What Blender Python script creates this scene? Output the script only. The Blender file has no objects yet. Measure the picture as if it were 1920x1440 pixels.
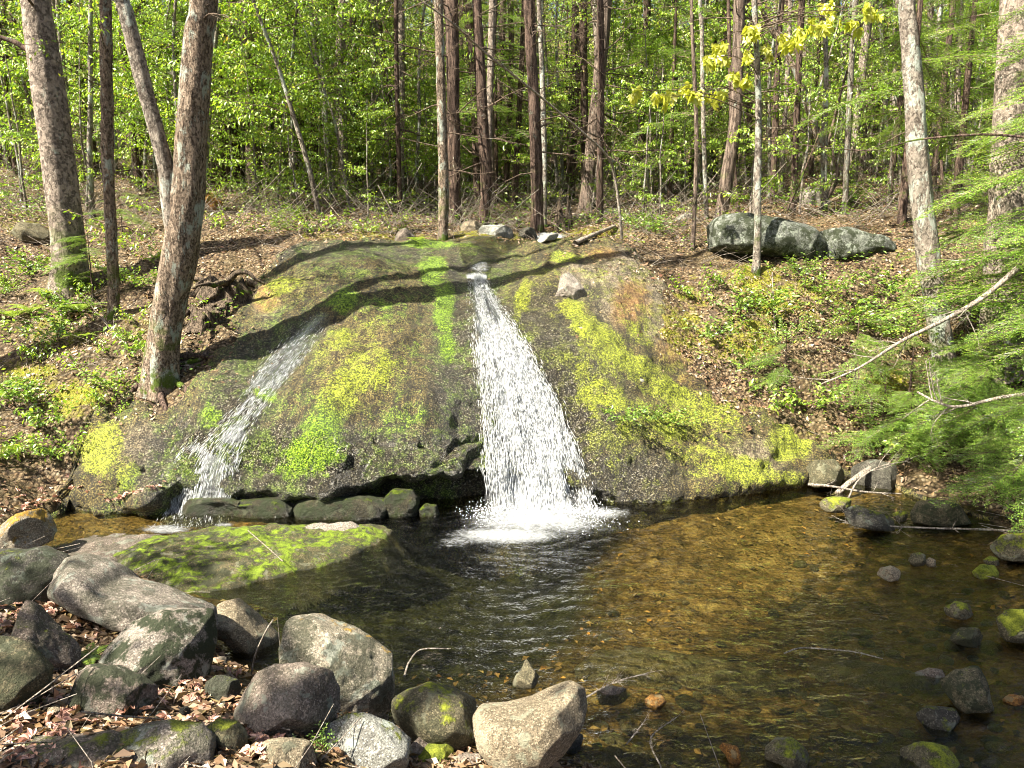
import bpy, math, random
import numpy as np
from mathutils import Vector, Matrix

random.seed(7)
rng = np.random.default_rng(7)
scene = bpy.context.scene
C = scene.collection

# ------------------------------------------------------------------ camera, light, exposure
PITCH = math.radians(10.0)
CAM = np.array([0.0, 0.0, 2.6])
FPX = 1450.0
cam_data = bpy.data.cameras.new("camera")
cam = bpy.data.objects.new("camera", cam_data)
C.objects.link(cam)
cam.location = CAM
cam.rotation_euler = (math.radians(90) - PITCH, 0, 0)
cam_data.sensor_width = 36.0
cam_data.lens = FPX / 1920 * 36.0
cam_data.clip_start = 0.05
cam_data.clip_end = 400
scene.camera = cam

SUN_EL, SUN_AZ = math.radians(50), math.radians(240)
to_sun = Vector((math.sin(SUN_AZ) * math.cos(SUN_EL), math.cos(SUN_AZ) * math.cos(SUN_EL), math.sin(SUN_EL)))
sd_ = bpy.data.lights.new("sun", 'SUN')
sd_.energy = 5.0
sd_.angle = math.radians(0.5)
sd_.color = (1.0, 0.92, 0.76)
sun = bpy.data.objects.new("sun", sd_)
sun.rotation_euler = (-to_sun).to_track_quat('-Z', 'Y').to_euler()
sun.location = (-20, -12, 30)
C.objects.link(sun)

world = bpy.data.worlds.new("World")
scene.world = world
world.use_nodes = True
wn = world.node_tree.nodes
wn.clear()
w_out = wn.new("ShaderNodeOutputWorld")
w_bg = wn.new("ShaderNodeBackground")
w_sky = wn.new("ShaderNodeTexSky")
w_sky.sky_type = 'NISHITA'
w_sky.sun_disc = False
w_sky.sun_elevation = SUN_EL
w_sky.sun_rotation = SUN_AZ
w_sky.dust_density = 4.0
w_bg.inputs[1].default_value = 0.05
world.node_tree.links.new(w_sky.outputs[0], w_bg.inputs[0])
world.node_tree.links.new(w_bg.outputs[0], w_out.inputs[0])

vs = scene.view_settings
vs.view_transform = 'Standard'
vs.look = 'None'
vs.exposure = 2.1
vs.gamma = 1.0
vs.use_curve_mapping = False
scene.cycles.max_bounces = 6
scene.cycles.diffuse_bounces = 2
scene.cycles.glossy_bounces = 2
scene.cycles.transmission_bounces = 3
scene.cycles.transparent_max_bounces = 12
scene.cycles.sample_clamp_indirect = 4.0
scene.cycles.use_denoising = True
scene.cycles.filter_width = 1.05
scene.cycles.caustics_reflective = False
scene.cycles.caustics_refractive = False

# ------------------------------------------------------------------ camera maths (pixel of the 1920x1440 photograph -> place)
FW = np.array([0, math.cos(PITCH), -math.sin(PITCH)])
UP = np.array([0, math.sin(PITCH), math.cos(PITCH)])
RT = np.array([1.0, 0, 0])

def ray(px, py):
    d = FW + RT * (px - 960) / FPX + UP * (720 - py) / FPX
    return d

def at(px, py, Y):
    d = ray(px, py)
    return CAM + d * (Y / d[1])

def at_z(px, py, z):
    d = ray(px, py)
    return CAM + d * ((z - CAM[2]) / d[2])

def project(P):
    v = P - CAM
    dep = v @ FW
    dep = np.where(np.abs(dep) < 1e-3, 1e-3, dep)
    return 960 + FPX * (v @ RT) / dep, 720 - FPX * (v @ UP) / dep, dep

# ------------------------------------------------------------------ noise
def _h(ix, iy, iz, seed):
    h = (ix * 374761393 + iy * 668265263 + iz * 2147483647 + seed * 974634777) & 0xFFFFFFFF
    h = ((h ^ (h >> 13)) * 1274126177) & 0xFFFFFFFF
    h = ((h ^ (h >> 16)) * 2246822519) & 0xFFFFFFFF
    return ((h ^ (h >> 15)) & 0xFFFF) / 32767.5 - 1.0

def noise(x, y, z=0.0, seed=0):
    x, y, z = np.broadcast_arrays(np.asarray(x, float), np.asarray(y, float), np.asarray(z, float))
    fx, fy, fz = np.floor(x), np.floor(y), np.floor(z)
    ix, iy, iz = fx.astype(np.int64), fy.astype(np.int64), fz.astype(np.int64)
    u, v, w = x - fx, y - fy, z - fz
    u, v, w = (t * t * (3 - 2 * t) for t in (u, v, w))
    r = 0
    for a in (0, 1):
        for b in (0, 1):
            for c in (0, 1):
                r = r + _h(ix + a, iy + b, iz + c, seed) * (u if a else 1 - u) * (v if b else 1 - v) * (w if c else 1 - w)
    return r

def fbm(x, y, z=0.0, oct=4, seed=0, gain=0.5):
    r, a, f = 0, 1.0, 1.0
    for o in range(oct):
        r = r + a * noise(np.asarray(x) * f, np.asarray(y) * f, np.asarray(z) * f, seed + o * 17)
        a *= gain
        f *= 2.03
    return r

def smooth(e0, e1, x):
    t = np.clip((x - e0) / (e1 - e0), 0, 1)
    return t * t * (3 - 2 * t)

# ------------------------------------------------------------------ mesh helpers
def mesh_np(name, V, tris=None, quads=None, attrs=None, mat=None, smooth_=True, uv=None):
    me = bpy.data.meshes.new(name)
    V = np.ascontiguousarray(V, dtype=np.float32)
    nt = 0 if tris is None else len(tris)
    nq = 0 if quads is None else len(quads)
    me.vertices.add(len(V))
    me.vertices.foreach_set("co", V.ravel())
    idx = []
    starts = []
    if nt:
        idx.append(np.asarray(tris, np.int32).ravel())
        starts.append(np.arange(nt, dtype=np.int32) * 3)
    if nq:
        idx.append(np.asarray(quads, np.int32).ravel())
        starts.append(np.arange(nq, dtype=np.int32) * 4 + nt * 3)
    idx = np.concatenate(idx)
    starts = np.concatenate(starts)
    me.loops.add(len(idx))
    me.loops.foreach_set("vertex_index", idx)
    me.polygons.add(len(starts))
    me.polygons.foreach_set("loop_start", starts)
    me.polygons.foreach_set("use_smooth", np.full(len(starts), smooth_))
    for k, a in (attrs or {}).items():
        at_ = me.attributes.new(k, 'FLOAT', 'POINT')
        at_.data.foreach_set("value", np.ascontiguousarray(a, np.float32))
    if uv is not None:
        ul = me.uv_layers.new(name="UVMap")
        ul.data.foreach_set("uv", np.ascontiguousarray(uv[idx], np.float32).ravel())
    me.update(calc_edges=True)
    me.validate()
    if mat is not None:
        me.materials.append(mat)
    return me

def link(name, data, parent=None, loc=None, kind=None, label=None, cat=None, group=None, attr=None):
    o = bpy.data.objects.new(name, data)
    C.objects.link(o)
    if loc is not None:
        o.location = [float(t) for t in loc]
    if parent is not None:
        o.parent = parent
    if parent is not None and kind is None and name in ('branches', 'twigs', 'crown', 'foliage', 'stems', 'roots'): kind = 'stuff'
    if kind: o['kind'] = kind
    if label: o['label'] = label
    if cat: o['category'] = cat
    if group: o['group'] = group
    for k, v in (attr or {}).items():
        o[k] = v
    return o

def copy_tree(o, parent=None):
    c = o.copy()
    C.objects.link(c)
    c.parent = parent
    for ch in list(o.children):
        copy_tree(ch, c)
    return c

def grid_quads(nu, nv):
    i = np.arange(nu * nv).reshape(nv, nu)
    return np.stack([i[:-1, :-1], i[:-1, 1:], i[1:, 1:], i[1:, :-1]], -1).reshape(-1, 4)

def catmull(P, n):
    P = np.asarray(P, float)
    if len(P) == 2:
        t = np.linspace(0, 1, n)[:, None]
        return P[0] * (1 - t) + P[1] * t
    Q = np.vstack([2 * P[0] - P[1], P, 2 * P[-1] - P[-2]])
    m = len(P) - 1
    s = np.linspace(0, m - 1e-9, n)
    i = s.astype(int)
    t = (s - i)[:, None]
    p0, p1, p2, p3 = Q[i], Q[i + 1], Q[i + 2], Q[i + 3]
    return 0.5 * ((2 * p1) + (-p0 + p2) * t + (2 * p0 - 5 * p1 + 4 * p2 - p3) * t ** 2 + (-p0 + 3 * p1 - 3 * p2 + p3) * t ** 3)

class Bag:
    """collects geometry for one mesh"""
    def __init__(s):
        s.V, s.T, s.Q, s.n = [], [], [], 0
    def add(s, V, T=None, Q=None):
        V = np.asarray(V, float)
        if T is not None: s.T.append(np.asarray(T) + s.n)
        if Q is not None: s.Q.append(np.asarray(Q) + s.n)
        s.V.append(V)
        s.n += len(V)
    def mesh(s, name, mat, smooth_=True):
        return mesh_np(name, np.vstack(s.V), np.vstack(s.T) if s.T else None, np.vstack(s.Q) if s.Q else None, mat=mat, smooth_=smooth_)

def tube(bag, P, R, k=6, rough=0.0, seed=0, flare=0.0, cap=True, rfreq=3.0, lobes=0.0):
    P = np.asarray(P, float)
    n = len(P)
    R = np.asarray(R, float) * np.ones(n)
    T = np.gradient(P, axis=0)
    T /= np.linalg.norm(T, axis=1)[:, None] + 1e-9
    ref = np.array([0.13, 0.99, 0.05]) if abs(T[:, 1]).mean() < 0.8 else np.array([1.0, 0.1, 0.2])
    A = np.cross(T, ref)
    A /= np.linalg.norm(A, axis=1)[:, None]
    B = np.cross(T, A)
    th = np.arange(k) / k * 2 * math.pi
    L = np.concatenate([[0], np.cumsum(np.linalg.norm(np.diff(P, axis=0), axis=1))])
    rr = R[:, None] * np.ones(k)
    if rough > 0 or flare > 0 or lobes > 0:
        cx, cy = np.cos(th)[None, :], np.sin(th)[None, :]
        if rough > 0:
            rr = rr * (1 + rough * fbm(cx * rfreq + 5, cy * rfreq + 3, L[:, None] / max(R[0], .01) * .5, 3, seed)
                       + rough * .8 * noise(cx * 9, cy * 9, L[:, None] * 3.0, seed + 5))
        if flare > 0:
            rr = rr * (1 + flare * np.exp(-L[:, None] / (R[0] * 1.6)) * (0.7 + 0.55 * np.cos(5 * th + seed)[None, :] + .3 * np.cos(3 * th + 2 * seed)[None, :]))
        if lobes > 0:
            rr = rr * (1 + lobes * np.cos(3 * th[None, :] + L[:, None] * .4 + seed))
    V = P[:, None, :] + rr[..., None] * (np.cos(th)[None, :, None] * A[:, None, :] + np.sin(th)[None, :, None] * B[:, None, :])
    i = np.arange(n * k).reshape(n, k)
    j = np.roll(i, -1, 1)
    Q = np.stack([i[:-1], j[:-1], j[1:], i[1:]], -1).reshape(-1, 4)
    bag.add(V.reshape(-1, 3), Q=Q)
    if cap:
        c = len(V.reshape(-1, 3))
        bag.add(np.vstack([V[-1], P[-1][None]]), T=np.array([[a, (a + 1) % k, k] for a in range(k)]))

def leaves(P, D, N, L, W, fold=0.15, six=False):
    """leaf blades: base P, along D, facing N"""
    P, D, N = (np.asarray(a, float) for a in (P, D, N))
    D = D / (np.linalg.norm(D, axis=1)[:, None] + 1e-9)
    S = np.cross(D, N)
    S /= np.linalg.norm(S, axis=1)[:, None] + 1e-9
    N = np.cross(S, D)
    L = (np.ones(len(P)) * L)[:, None]
    W = (np.ones(len(P)) * W)[:, None]
    m = len(P)
    if not six:
        V = np.stack([P, P + D * L * .5 + S * W * .5 + N * W * fold, P + D * L - N * L * .08, P + D * L * .5 - S * W * .5 + N * W * fold], 1)
        b = np.arange(m)[:, None] * 4
        T = np.concatenate([b + [0, 1, 2], b + [0, 2, 3]])
    else:
        V = np.stack([P, P + D * L * .28 + S * W * .42 + N * W * fold, P + D * L * .62 + S * W * .45 + N * W * fold,
                      P + D * L - N * L * .15, P + D * L * .62 - S * W * .45 + N * W * fold, P + D * L * .28 - S * W * .42 + N * W * fold], 1)
        b = np.arange(m)[:, None] * 6
        T = np.concatenate([b + [0, 1, 2], b + [0, 2, 3], b + [0, 3, 4], b + [0, 4, 5]])
    return V.reshape(-1, 3), T

def rdir(n, r=None):
    r = r or rng
    v = r.normal(size=(n, 3))
    return v / np.linalg.norm(v, axis=1)[:, None]

# ------------------------------------------------------------------ materials
class Mat:
    def __init__(s, name):
        s.m = bpy.data.materials.new(name)
        s.m.use_nodes = True
        s.t = s.m.node_tree
        s.t.nodes.clear()
        s.out = s.t.nodes.new("ShaderNodeOutputMaterial")
    def n(s, typ, ins=None, **kw):
        nd = s.t.nodes.new("ShaderNode" + typ)
        for k, v in kw.items():
            setattr(nd, k, v)
        for k, v in (ins or {}).items():
            s.set(nd, k, v)
        return nd
    def set(s, nd, k, v):
        sock = nd.inputs[k]
        if isinstance(v, bpy.types.NodeSocket):
            s.t.links.new(v, sock)
        elif isinstance(v, (tuple, list)) and len(v) == 3 and sock.type == 'RGBA':
            sock.default_value = (*v, 1)
        else:
            sock.default_value = v
    def coord(s, which="Object"):
        return s.n("TexCoord").outputs[which]
    def geo(s, which="Position"):
        return s.n("NewGeometry").outputs[which]
    def scale(s, vec, sc):
        return s.n("Mapping", {"Vector": vec, "Scale": sc}).outputs[0]
    def noise(s, vec, scale, detail=4, rough=0.55, dist=0.0, col=False):
        nd = s.n("TexNoise", {"Vector": vec, "Scale": scale, "Detail": detail, "Roughness": rough, "Distortion": dist})
        return nd.outputs["Color" if col else "Fac"]
    def voro(s, vec, scale, out="Distance", rand=1.0):
        nd = s.n("TexVoronoi", {"Vector": vec, "Scale": scale, "Randomness": rand})
        return nd.outputs[out]
    def ramp(s, fac, stops, interp='LINEAR'):
        nd = s.n("ValToRGB", {"Fac": fac})
        cr = nd.color_ramp
        cr.interpolation = interp
        while len(cr.elements) < len(stops):
            cr.elements.new(0.5)
        for e, (p, c) in zip(cr.elements, stops):
            e.position = p
            e.color = (*c, 1) if isinstance(c, (tuple, list)) else (c, c, c, 1)
        return nd.outputs[0]
    def mix(s, f, a, b, mode='MIX'):
        nd = s.n("Mix", data_type='RGBA', blend_type=mode)
        s.set(nd, 0, f)
        s.set(nd, 6, a)
        s.set(nd, 7, b)
        return nd.outputs[2]
    def math(s, op, a, b=0.0, clamp=False):
        nd = s.n("Math", operation=op, use_clamp=clamp)
        s.set(nd, 0, a)
        s.set(nd, 1, b)
        return nd.outputs[0]
    def attr(s, name, kind='GEOMETRY'):
        return s.n("Attribute", attribute_name=name, attribute_type=kind).outputs["Fac"]
    def step(s, v, lo, hi):
        nd = s.n("MapRange", {"Value": v, "From Min": lo, "From Max": hi}, clamp=True)
        return nd.outputs[0]
    def bump(s, h, strength=0.5, dist=0.02, normal=None):
        nd = s.n("Bump", {"Height": h, "Strength": strength, "Distance": dist})
        if normal is not None: s.set(nd, "Normal", normal)
        return nd.outputs[0]
    def bsdf(s, color, rough=0.8, normal=None, spec=0.3, extra=None):
        nd = s.n("BsdfPrincipled", {"Base Color": color, "Roughness": rough, "Specular IOR Level": spec})
        if normal is not None: s.set(nd, "Normal", normal)
        for k, v in (extra or {}).items(): s.set(nd, k, v)
        s.t.links.new(nd.outputs[0], s.out.inputs[0])
        return nd.outputs[0]
    def surf(s, sh):
        s.t.links.new(sh, s.out.inputs[0])

def leaf_mat(name, stops, trans=0.5, rough=0.45, obj_random=True, patchy=None):
    m = Mat(name)
    isl = m.geo("Random Per Island")
    if obj_random:
        oi = m.n("ObjectInfo").outputs["Random"]
        isl = m.math('FRACT', m.math('ADD', m.math('MULTIPLY', isl, .8), m.math('MULTIPLY', oi, .25)))
    col = m.ramp(isl, stops)
    if patchy:
        pn = m.step(m.noise(m.geo(), 1.3, 5, .7, .5), .38, .62)
        col = m.mix(pn, m.mix(1.0, col, patchy, 'MULTIPLY'), col)
    d = m.n("BsdfDiffuse", {"Color": col}).outputs[0]
    t = m.n("BsdfTranslucent", {"Color": m.mix(1.0, col, (1.0, 1.0, .55), 'MULTIPLY')}).outputs[0]
    a = m.n("MixShader", {0: trans, 1: d, 2: t}).outputs[0]
    g = m.n("BsdfGlossy", {"Color": (1, 1, 1), "Roughness": rough}).outputs[0]
    m.surf(m.n("MixShader", {0: 0.06, 1: a, 2: g}).outputs[0])
    return m.m

def lichen_bark(name, c_dark, c_light, lichen, lich_amt, groove=(14, 14, 2.0), moss=0.0):
    m = Mat(name)
    oc = m.coord()
    st = m.scale(oc, groove)
    g = m.noise(st, 1.6, 6, .65, .6)
    f = m.noise(oc, 60, 4, .7)
    col = m.mix(m.step(g, .35, .65), c_dark, c_light)
    vc = m.voro(m.scale(oc, (groove[0] * 3.2, groove[1] * 3.2, groove[2] * 7)), 1, 'Color')
    vr = m.n('SeparateColor', {0: vc}).outputs[0]
    col = m.mix(m.math('MULTIPLY', m.step(vr, .45, .75), .75), col, tuple(v * .35 for v in c_dark))
    col = m.mix(m.math('MULTIPLY', m.step(f, .5, .7), .55), col, tuple(min(1, v * 1.35) for v in c_light))
    l1 = m.noise(m.scale(oc, (1, 1, .45)), 7.0, 6, .7, .3)
    lm = m.step(m.math('ADD', l1, m.math('MULTIPLY', f, .25)), .78 - lich_amt * .3, .84 - lich_amt * .3)
    col = m.mix(lm, col, m.mix(f, lichen, tuple(v * .6 for v in lichen)))
    if moss > 0:
        z = m.n("SeparateXYZ", {0: oc}).outputs[2]
        mm = m.math('MULTIPLY', m.step(z, 1.1, 0.0), m.step(m.noise(oc, 5, 4, .6), .62 - moss * .25, .7 - moss * .25))
        col = m.mix(mm, col, m.mix(f, (.05, .09, .015), (.12, .17, .02)))
    h = m.math('ADD', m.math('MULTIPLY', g, 1.0), m.math('ADD', m.math('MULTIPLY', f, .35), m.math('MULTIPLY', vr, -.35)))
    m.bsdf(col, .9, m.bump(h, 1.0, .05), .15)
    return m.m
# ------------------------------------------------------------------ height fields
def rbf(ctrl, lam=0.02):
    ctrl = np.array(ctrl, float)
    X, Z = ctrl[:, :2], ctrl[:, 2]
    def phi(r2):
        return 0.5 * r2 * np.log(r2 + 1e-9)
    n = len(X)
    K = phi(((X[:, None] - X[None]) ** 2).sum(-1)) + lam * np.eye(n)
    Pm = np.hstack([np.ones((n, 1)), X])
    A = np.block([[K, Pm], [Pm.T, np.zeros((3, 3))]])
    w = np.linalg.solve(A, np.concatenate([Z, np.zeros(3)]))
    def f(x, y):
        x, y = np.asarray(x, float), np.asarray(y, float)
        sh = x.shape
        q = np.stack([x.ravel(), y.ravel()], 1)
        out = np.empty(len(q))
        for s in range(0, len(q), 20000):
            b = q[s:s + 20000]
            out[s:s + 20000] = phi(((b[:, None] - X[None]) ** 2).sum(-1)) @ w[:n] + w[n] + b @ w[n + 1:]
        return out.reshape(sh)
    return f

LIP = [(130, 930, .12, 0), (200, 960, .03, 0), (290, 930, .2, .05), (340, 900, .30, .1), (430, 908, .28, .10), (520, 918, .26, .12),
       (600, 922, .27, .2), (680, 905, .33, .36), (740, 885, .42, .42), (800, 885, .42, .42), (870, 878, .42, .32), (920, 880, .36, .15),
       (1000, 890, .3, .1), (1080, 900, .25, .05), (1130, 915, .15, .04), (1210, 925, .08, 0), (1400, 905, .1, 0), (1500, 895, .1, 0),
       (1570, 885, .1, 0), (1640, 880, .1, 0)]
lipw = np.array([[*at_z(a, b, z), r] for a, b, z, r in LIP])
FOOT = [(-9, 6.0), (-6, 6.3)] + [tuple(at_z(0, 1000, .06)[:2])] + [tuple(p[:2]) for p in lipw] + \
       [tuple(at_z(a, b, 0)[:2]) for a, b in ((1700, 925), (1800, 955), (1900, 985))] + [(6.5, 6.8), (9, 6.5)]
FOOT = np.array(sorted(FOOT))
lw = lipw[np.argsort(lipw[:, 0])]
def yfoot(x): return np.interp(x, FOOT[:, 0], FOOT[:, 1])
def zlip(x): return np.interp(x, lw[:, 0], lw[:, 2])
def recess(x): return np.interp(x, lw[:, 0], lw[:, 3])

up_px = [(0, 900, 7.3), (200, 880, 7.4), (0, 750, 8.4), (200, 760, 8.2), (300, 730, 8.35), (0, 600, 9.7), (200, 600, 9.6), (380, 600, 9.2),
         (0, 500, 11), (200, 500, 10.8), (400, 500, 10.6), (0, 400, 14), (200, 400, 14), (400, 400, 14), (0, 300, 19), (250, 320, 18), (400, 350, 17), (700, 400, 15), (700, 350, 20),
         (900, 455, 11.4), (950, 440, 12.5), (950, 422, 14), (1000, 385, 18), (1000, 345, 24), (1150, 460, 11.3), (1300, 480, 11.5), (1450, 500, 11),
         (1700, 510, 10.8), (1900, 510, 10.5), (1340, 405, 13.4), (1600, 400, 14), (1900, 400, 14), (1500, 345, 18), (1900, 330, 18),
         (1300, 600, 10.0), (1500, 600, 10.0), (1300, 800, 8.6), (1500, 800, 8.9), (1500, 700, 9.4), (1700, 800, 8.9), (1800, 700, 9.5), (1900, 800, 8.7),
         (600, 850, 7.2), (600, 760, 7.65), (600, 680, 8.3), (580, 605, 9.06), (600, 520, 9.9), (600, 465, 11),
         (800, 830, 7.25), (800, 750, 7.75), (800, 660, 8.6), (800, 553, 9.8), (800, 500, 10.5), (800, 458, 11.6),
         (1000, 800, 7.6), (1000, 700, 8.4), (1000, 600, 9.3), (1000, 500, 10.6), (1000, 456, 11.6),
         (1150, 850, 7.75), (1150, 750, 8.3), (1150, 650, 9.0), (1150, 550, 9.9), (1150, 480, 10.9),
         (1400, 850, 8.2), (400, 820, 7.5), (400, 740, 8.1), (330, 860, 7.2), (480, 680, 8.6), (480, 560, 9.9), (1750, 870, 8.3), (1900, 930, 7.6)]
up = [at(*p) for p in up_px] + [tuple(p[:3]) for p in lipw] + \
     [(-9, 8, 2.0), (-12, 6, 2.2), (-9, 12, 3.4), (-15, 14, 4.6), (9, 8.5, .9), (10, 12, 2.7), (15, 14, 3.8), (-7, 5.5, .9), (8, 7, .4), (-20, 20, 6.5), (20, 20, 5.0), (0, 30, 5.6), (-12, 27, 6.4), (12, 27, 5.6),
      at_z(0, 1000, .08), at_z(1700, 925, .02), at_z(1800, 955, .02), at_z(1900, 985, .02)]
Hup_ = rbf(up)
fg_px = [(0, 1440, 2.75), (300, 1400, 2.98), (0, 1250, 3.7), (400, 1300, 3.6), (600, 1440, 3.05), (200, 1150, 4.45), (0, 1100, 5.0),
         (0, 1020, 6.2), (800, 1440, 3.32), (1000, 1440, 3.42), (250, 1350, 3.2), (500, 1350, 3.4)]
lo = [at(*p) for p in fg_px] + [at_z(100, 1010, .0), at_z(200, 1010, -.02), at_z(220, 1060, -.03), at_z(430, 1120, -.08), at_z(500, 1150, -.25), at_z(455, 1235, -.02), at_z(440, 1215, -.04), at_z(700, 1180, -.5), at_z(700, 1290, -.35),
      at_z(620, 1100, -.4), at_z(800, 1040, -.55), at_z(600, 985, -.12), at_z(900, 1000, -.7), at_z(1050, 1000, -.7), at_z(950, 1100, -.8), at_z(950, 1200, -.6), at_z(800, 1290, -.3),
      at_z(1100, 1100, -.45), at_z(1180, 1000, -.3), at_z(1250, 960, -.22), at_z(1400, 950, -.15), at_z(1400, 1050, -.2), at_z(1200, 1150, -.28), at_z(1150, 1290, -.2), at_z(1100, 1400, -.1), at_z(1200, 1440, -.16),
      at_z(1500, 1440, -.14), at_z(1800, 1440, -.1), at_z(1500, 1250, -.14), at_z(1600, 1150, -.18), at_z(1550, 960, -.1), at_z(1750, 1000, -.08), at_z(1800, 1200, -.12), at_z(1900, 1100, -.04), at_z(1900, 1300, -.08),
      (5.2, 6.3, .2), (4.6, 5.3, .2), (4.2, 4.4, .22), (3.9, 3.4, .25), (7, 5, .7),
      (0, 1.2, .75), (-3, 1, .95), (3, 1, .6), (-4, -4, 1.4), (4, -4, 1.2), (-6, 3, 1.1), (-5.5, 5, .5), (0, 2.4, .45), (2.5, 2.4, .3)]
Hlo_ = rbf(lo)

def Hup(x, y):
    h = Hup_(x, y)
    far = 5.6 + (y - 26) * .30 + np.abs(x) * .03 + .8 * fbm(x * .06, y * .06, 0, 3, 3)
    w = smooth(20, 30, y)
    return h * (1 - w) + far * w

ROCKPX = [(140, 945), (120, 870), (165, 800), (260, 768), (345, 765), (400, 720), (455, 620), (470, 540), (500, 500), (590, 462), (760, 452), (900, 449), (1080, 447), (1160, 458),
          (1215, 500), (1230, 570), (1260, 640), (1330, 730), (1400, 790), (1480, 775), (1560, 850), (1590, 915), (1590, 1000), (130, 1060)]
def hit_f(px, py, f, t0=2.2, t1=60):
    d = ray(px, py)
    t = np.arange(t0, t1, .04)
    P = CAM + d * t[:, None]
    below = np.nonzero(P[:, 2] < f(P[:, 0], P[:, 1]))[0]
    return P[below[0]] if len(below) else P[-1]
rock_poly = np.array([(hit_f(a, b, Hup) if b < 880 else at_z(a, b, 0.0))[:2] for a, b in ROCKPX])

def poly_sd(x, y, poly):
    """signed distance, positive inside"""
    x, y = np.asarray(x), np.asarray(y)
    d = np.full(x.shape, 1e9)
    ins = np.zeros(x.shape, bool)
    n = len(poly)
    for i in range(n):
        a, b = poly[i], poly[(i + 1) % n]
        e = b - a
        t = np.clip(((x - a[0]) * e[0] + (y - a[1]) * e[1]) / (e @ e), 0, 1)
        d = np.minimum(d, np.hypot(x - a[0] - t * e[0], y - a[1] - t * e[1]))
        c = (a[1] > y) != (b[1] > y)
        ins ^= c & (x < (b[0] - a[0]) * (y - a[1]) / (b[1] - a[1] + 1e-12) + a[0])
    return np.where(ins, d, -d)

CHAN = np.array([hit_f(a, b, Hup)[:2] for a, b in ((893, 540), (895, 480), (915, 458), (975, 447), (1040, 436), (1075, 418), (1110, 398))])
def line_d(x, y, L):
    d = np.full(np.shape(x), 1e9)
    for a, b in zip(L[:-1], L[1:]):
        e = b - a
        t = np.clip(((x - a[0]) * e[0] + (y - a[1]) * e[1]) / (e @ e), 0, 1)
        d = np.minimum(d, np.hypot(x - a[0] - t * e[0], y - a[1] - t * e[1]))
    return d

def ground_z(x, y):
    x, y = np.asarray(x, float), np.asarray(y, float)
    sdv = poly_sd(x, y, rock_poly) + .20 * fbm(x * 2.1, y * 2.1, 0, 4, 11)
    ins = np.clip(sdv, 0, None)
    yf = yfoot(x) + recess(x) + .3 * smooth(0, .3, sdv)
    w = smooth(-.06, .22, y - yf)
    up_ = Hup(x, y)
    near = smooth(22, 8, y)
    up_ = up_ + near * (.085 * fbm(x * 1.7, y * 1.7, 0, 4, 5) + .022 * fbm(x * 7, y * 7, 0, 3, 6)) + (1 - near) * .15 * fbm(x * .5, y * .5, 0, 3, 8)
    up_ = up_ - np.minimum(ins * .8, .25)
    up_ = up_ - .10 * np.exp(-(line_d(x, y, CHAN) / .35) ** 2) * (y > 11.2)
    lo_ = Hlo_(x, y)
    lo_ = lo_ + .035 * fbm(x * 2.0, y * 2.0, 0, 4, 15) + .012 * fbm(x * 13, y * 13, 0, 3, 16)
    return lo_ * (1 - w) + up_ * w

def cracks(px, py):
    """depth of narrow grooves in the slab, in the pixels the photograph shows them"""
    g = np.zeros(px.shape)
    for pts, wd, dp in ((((700, 828), (730, 838), (760, 846), (785, 842), (800, 835)), 5, .07), (((1030, 560), (1062, 553), (1100, 562), (1118, 572)), 4, .05),
                        (((800, 890), (838, 862), (856, 835), (900, 828)), 6, .06), (((640, 1000), (640, 1001)), 1, 0), (((958, 565), (990, 600), (1035, 640), (1060, 690)), 4, .02),
                        (((870, 900), (885, 860), (905, 845)), 7, .07)):
        L = np.array(pts, float)
        g = np.maximum(g, dp * np.exp(-(line_d(px, py, L) / wd) ** 2))
    return g

# rock: parametric sheet so that the lip can overhang
rx = np.arange(-5.3, 5.6, .028)
tops = np.concatenate([np.arange(0, 3.2, .026), np.arange(3.2, 5.8, .034)])
NU, NB = len(rx), 34
YL, ZL, RC = yfoot(rx), zlip(rx), recess(rx)
YL = YL + .05 * fbm(rx * 2.2, 0, 0, 3, 77) * (RC > .03)
tb = np.linspace(0, 1, NB)
Ys, Zs = [], []
for i, x in enumerate(rx):
    r, z = RC[i], ZL[i]
    ky = [YL[i] + r - .05, YL[i] + r + .02, YL[i] + r * .75, YL[i] + r * .12, YL[i] - .015]
    kz = [-.9, max(z - .22, -.2), z - .14, z - .10, z - .035]
    k = [0, .5, .68, .9, 1.0]
    Ys.append(np.interp(tb, k, ky)); Zs.append(np.interp(tb, k, kz))
Ys, Zs = np.array(Ys).T, np.array(Zs).T
for _ in range(2):
    Ys[1:-1] = (Ys[:-2] + Ys[1:-1] * 2 + Ys[2:]) / 4
    Zs[1:-1] = (Zs[:-2] + Zs[1:-1] * 2 + Zs[2:]) / 4
Yt = YL[None, :] + .01 + tops[:, None]
Xt = np.broadcast_to(rx, Yt.shape)
Zt = Hup(Xt, Yt)
corr = (ZL - Zt[0])
Zt = Zt + corr[None, :] * np.exp(-(tops[:, None] / .15))
RX = np.broadcast_to(rx, (NB + len(tops), NU))
RY = np.vstack([Ys, Yt])
RZ = np.vstack([Zs, Zt])
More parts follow.
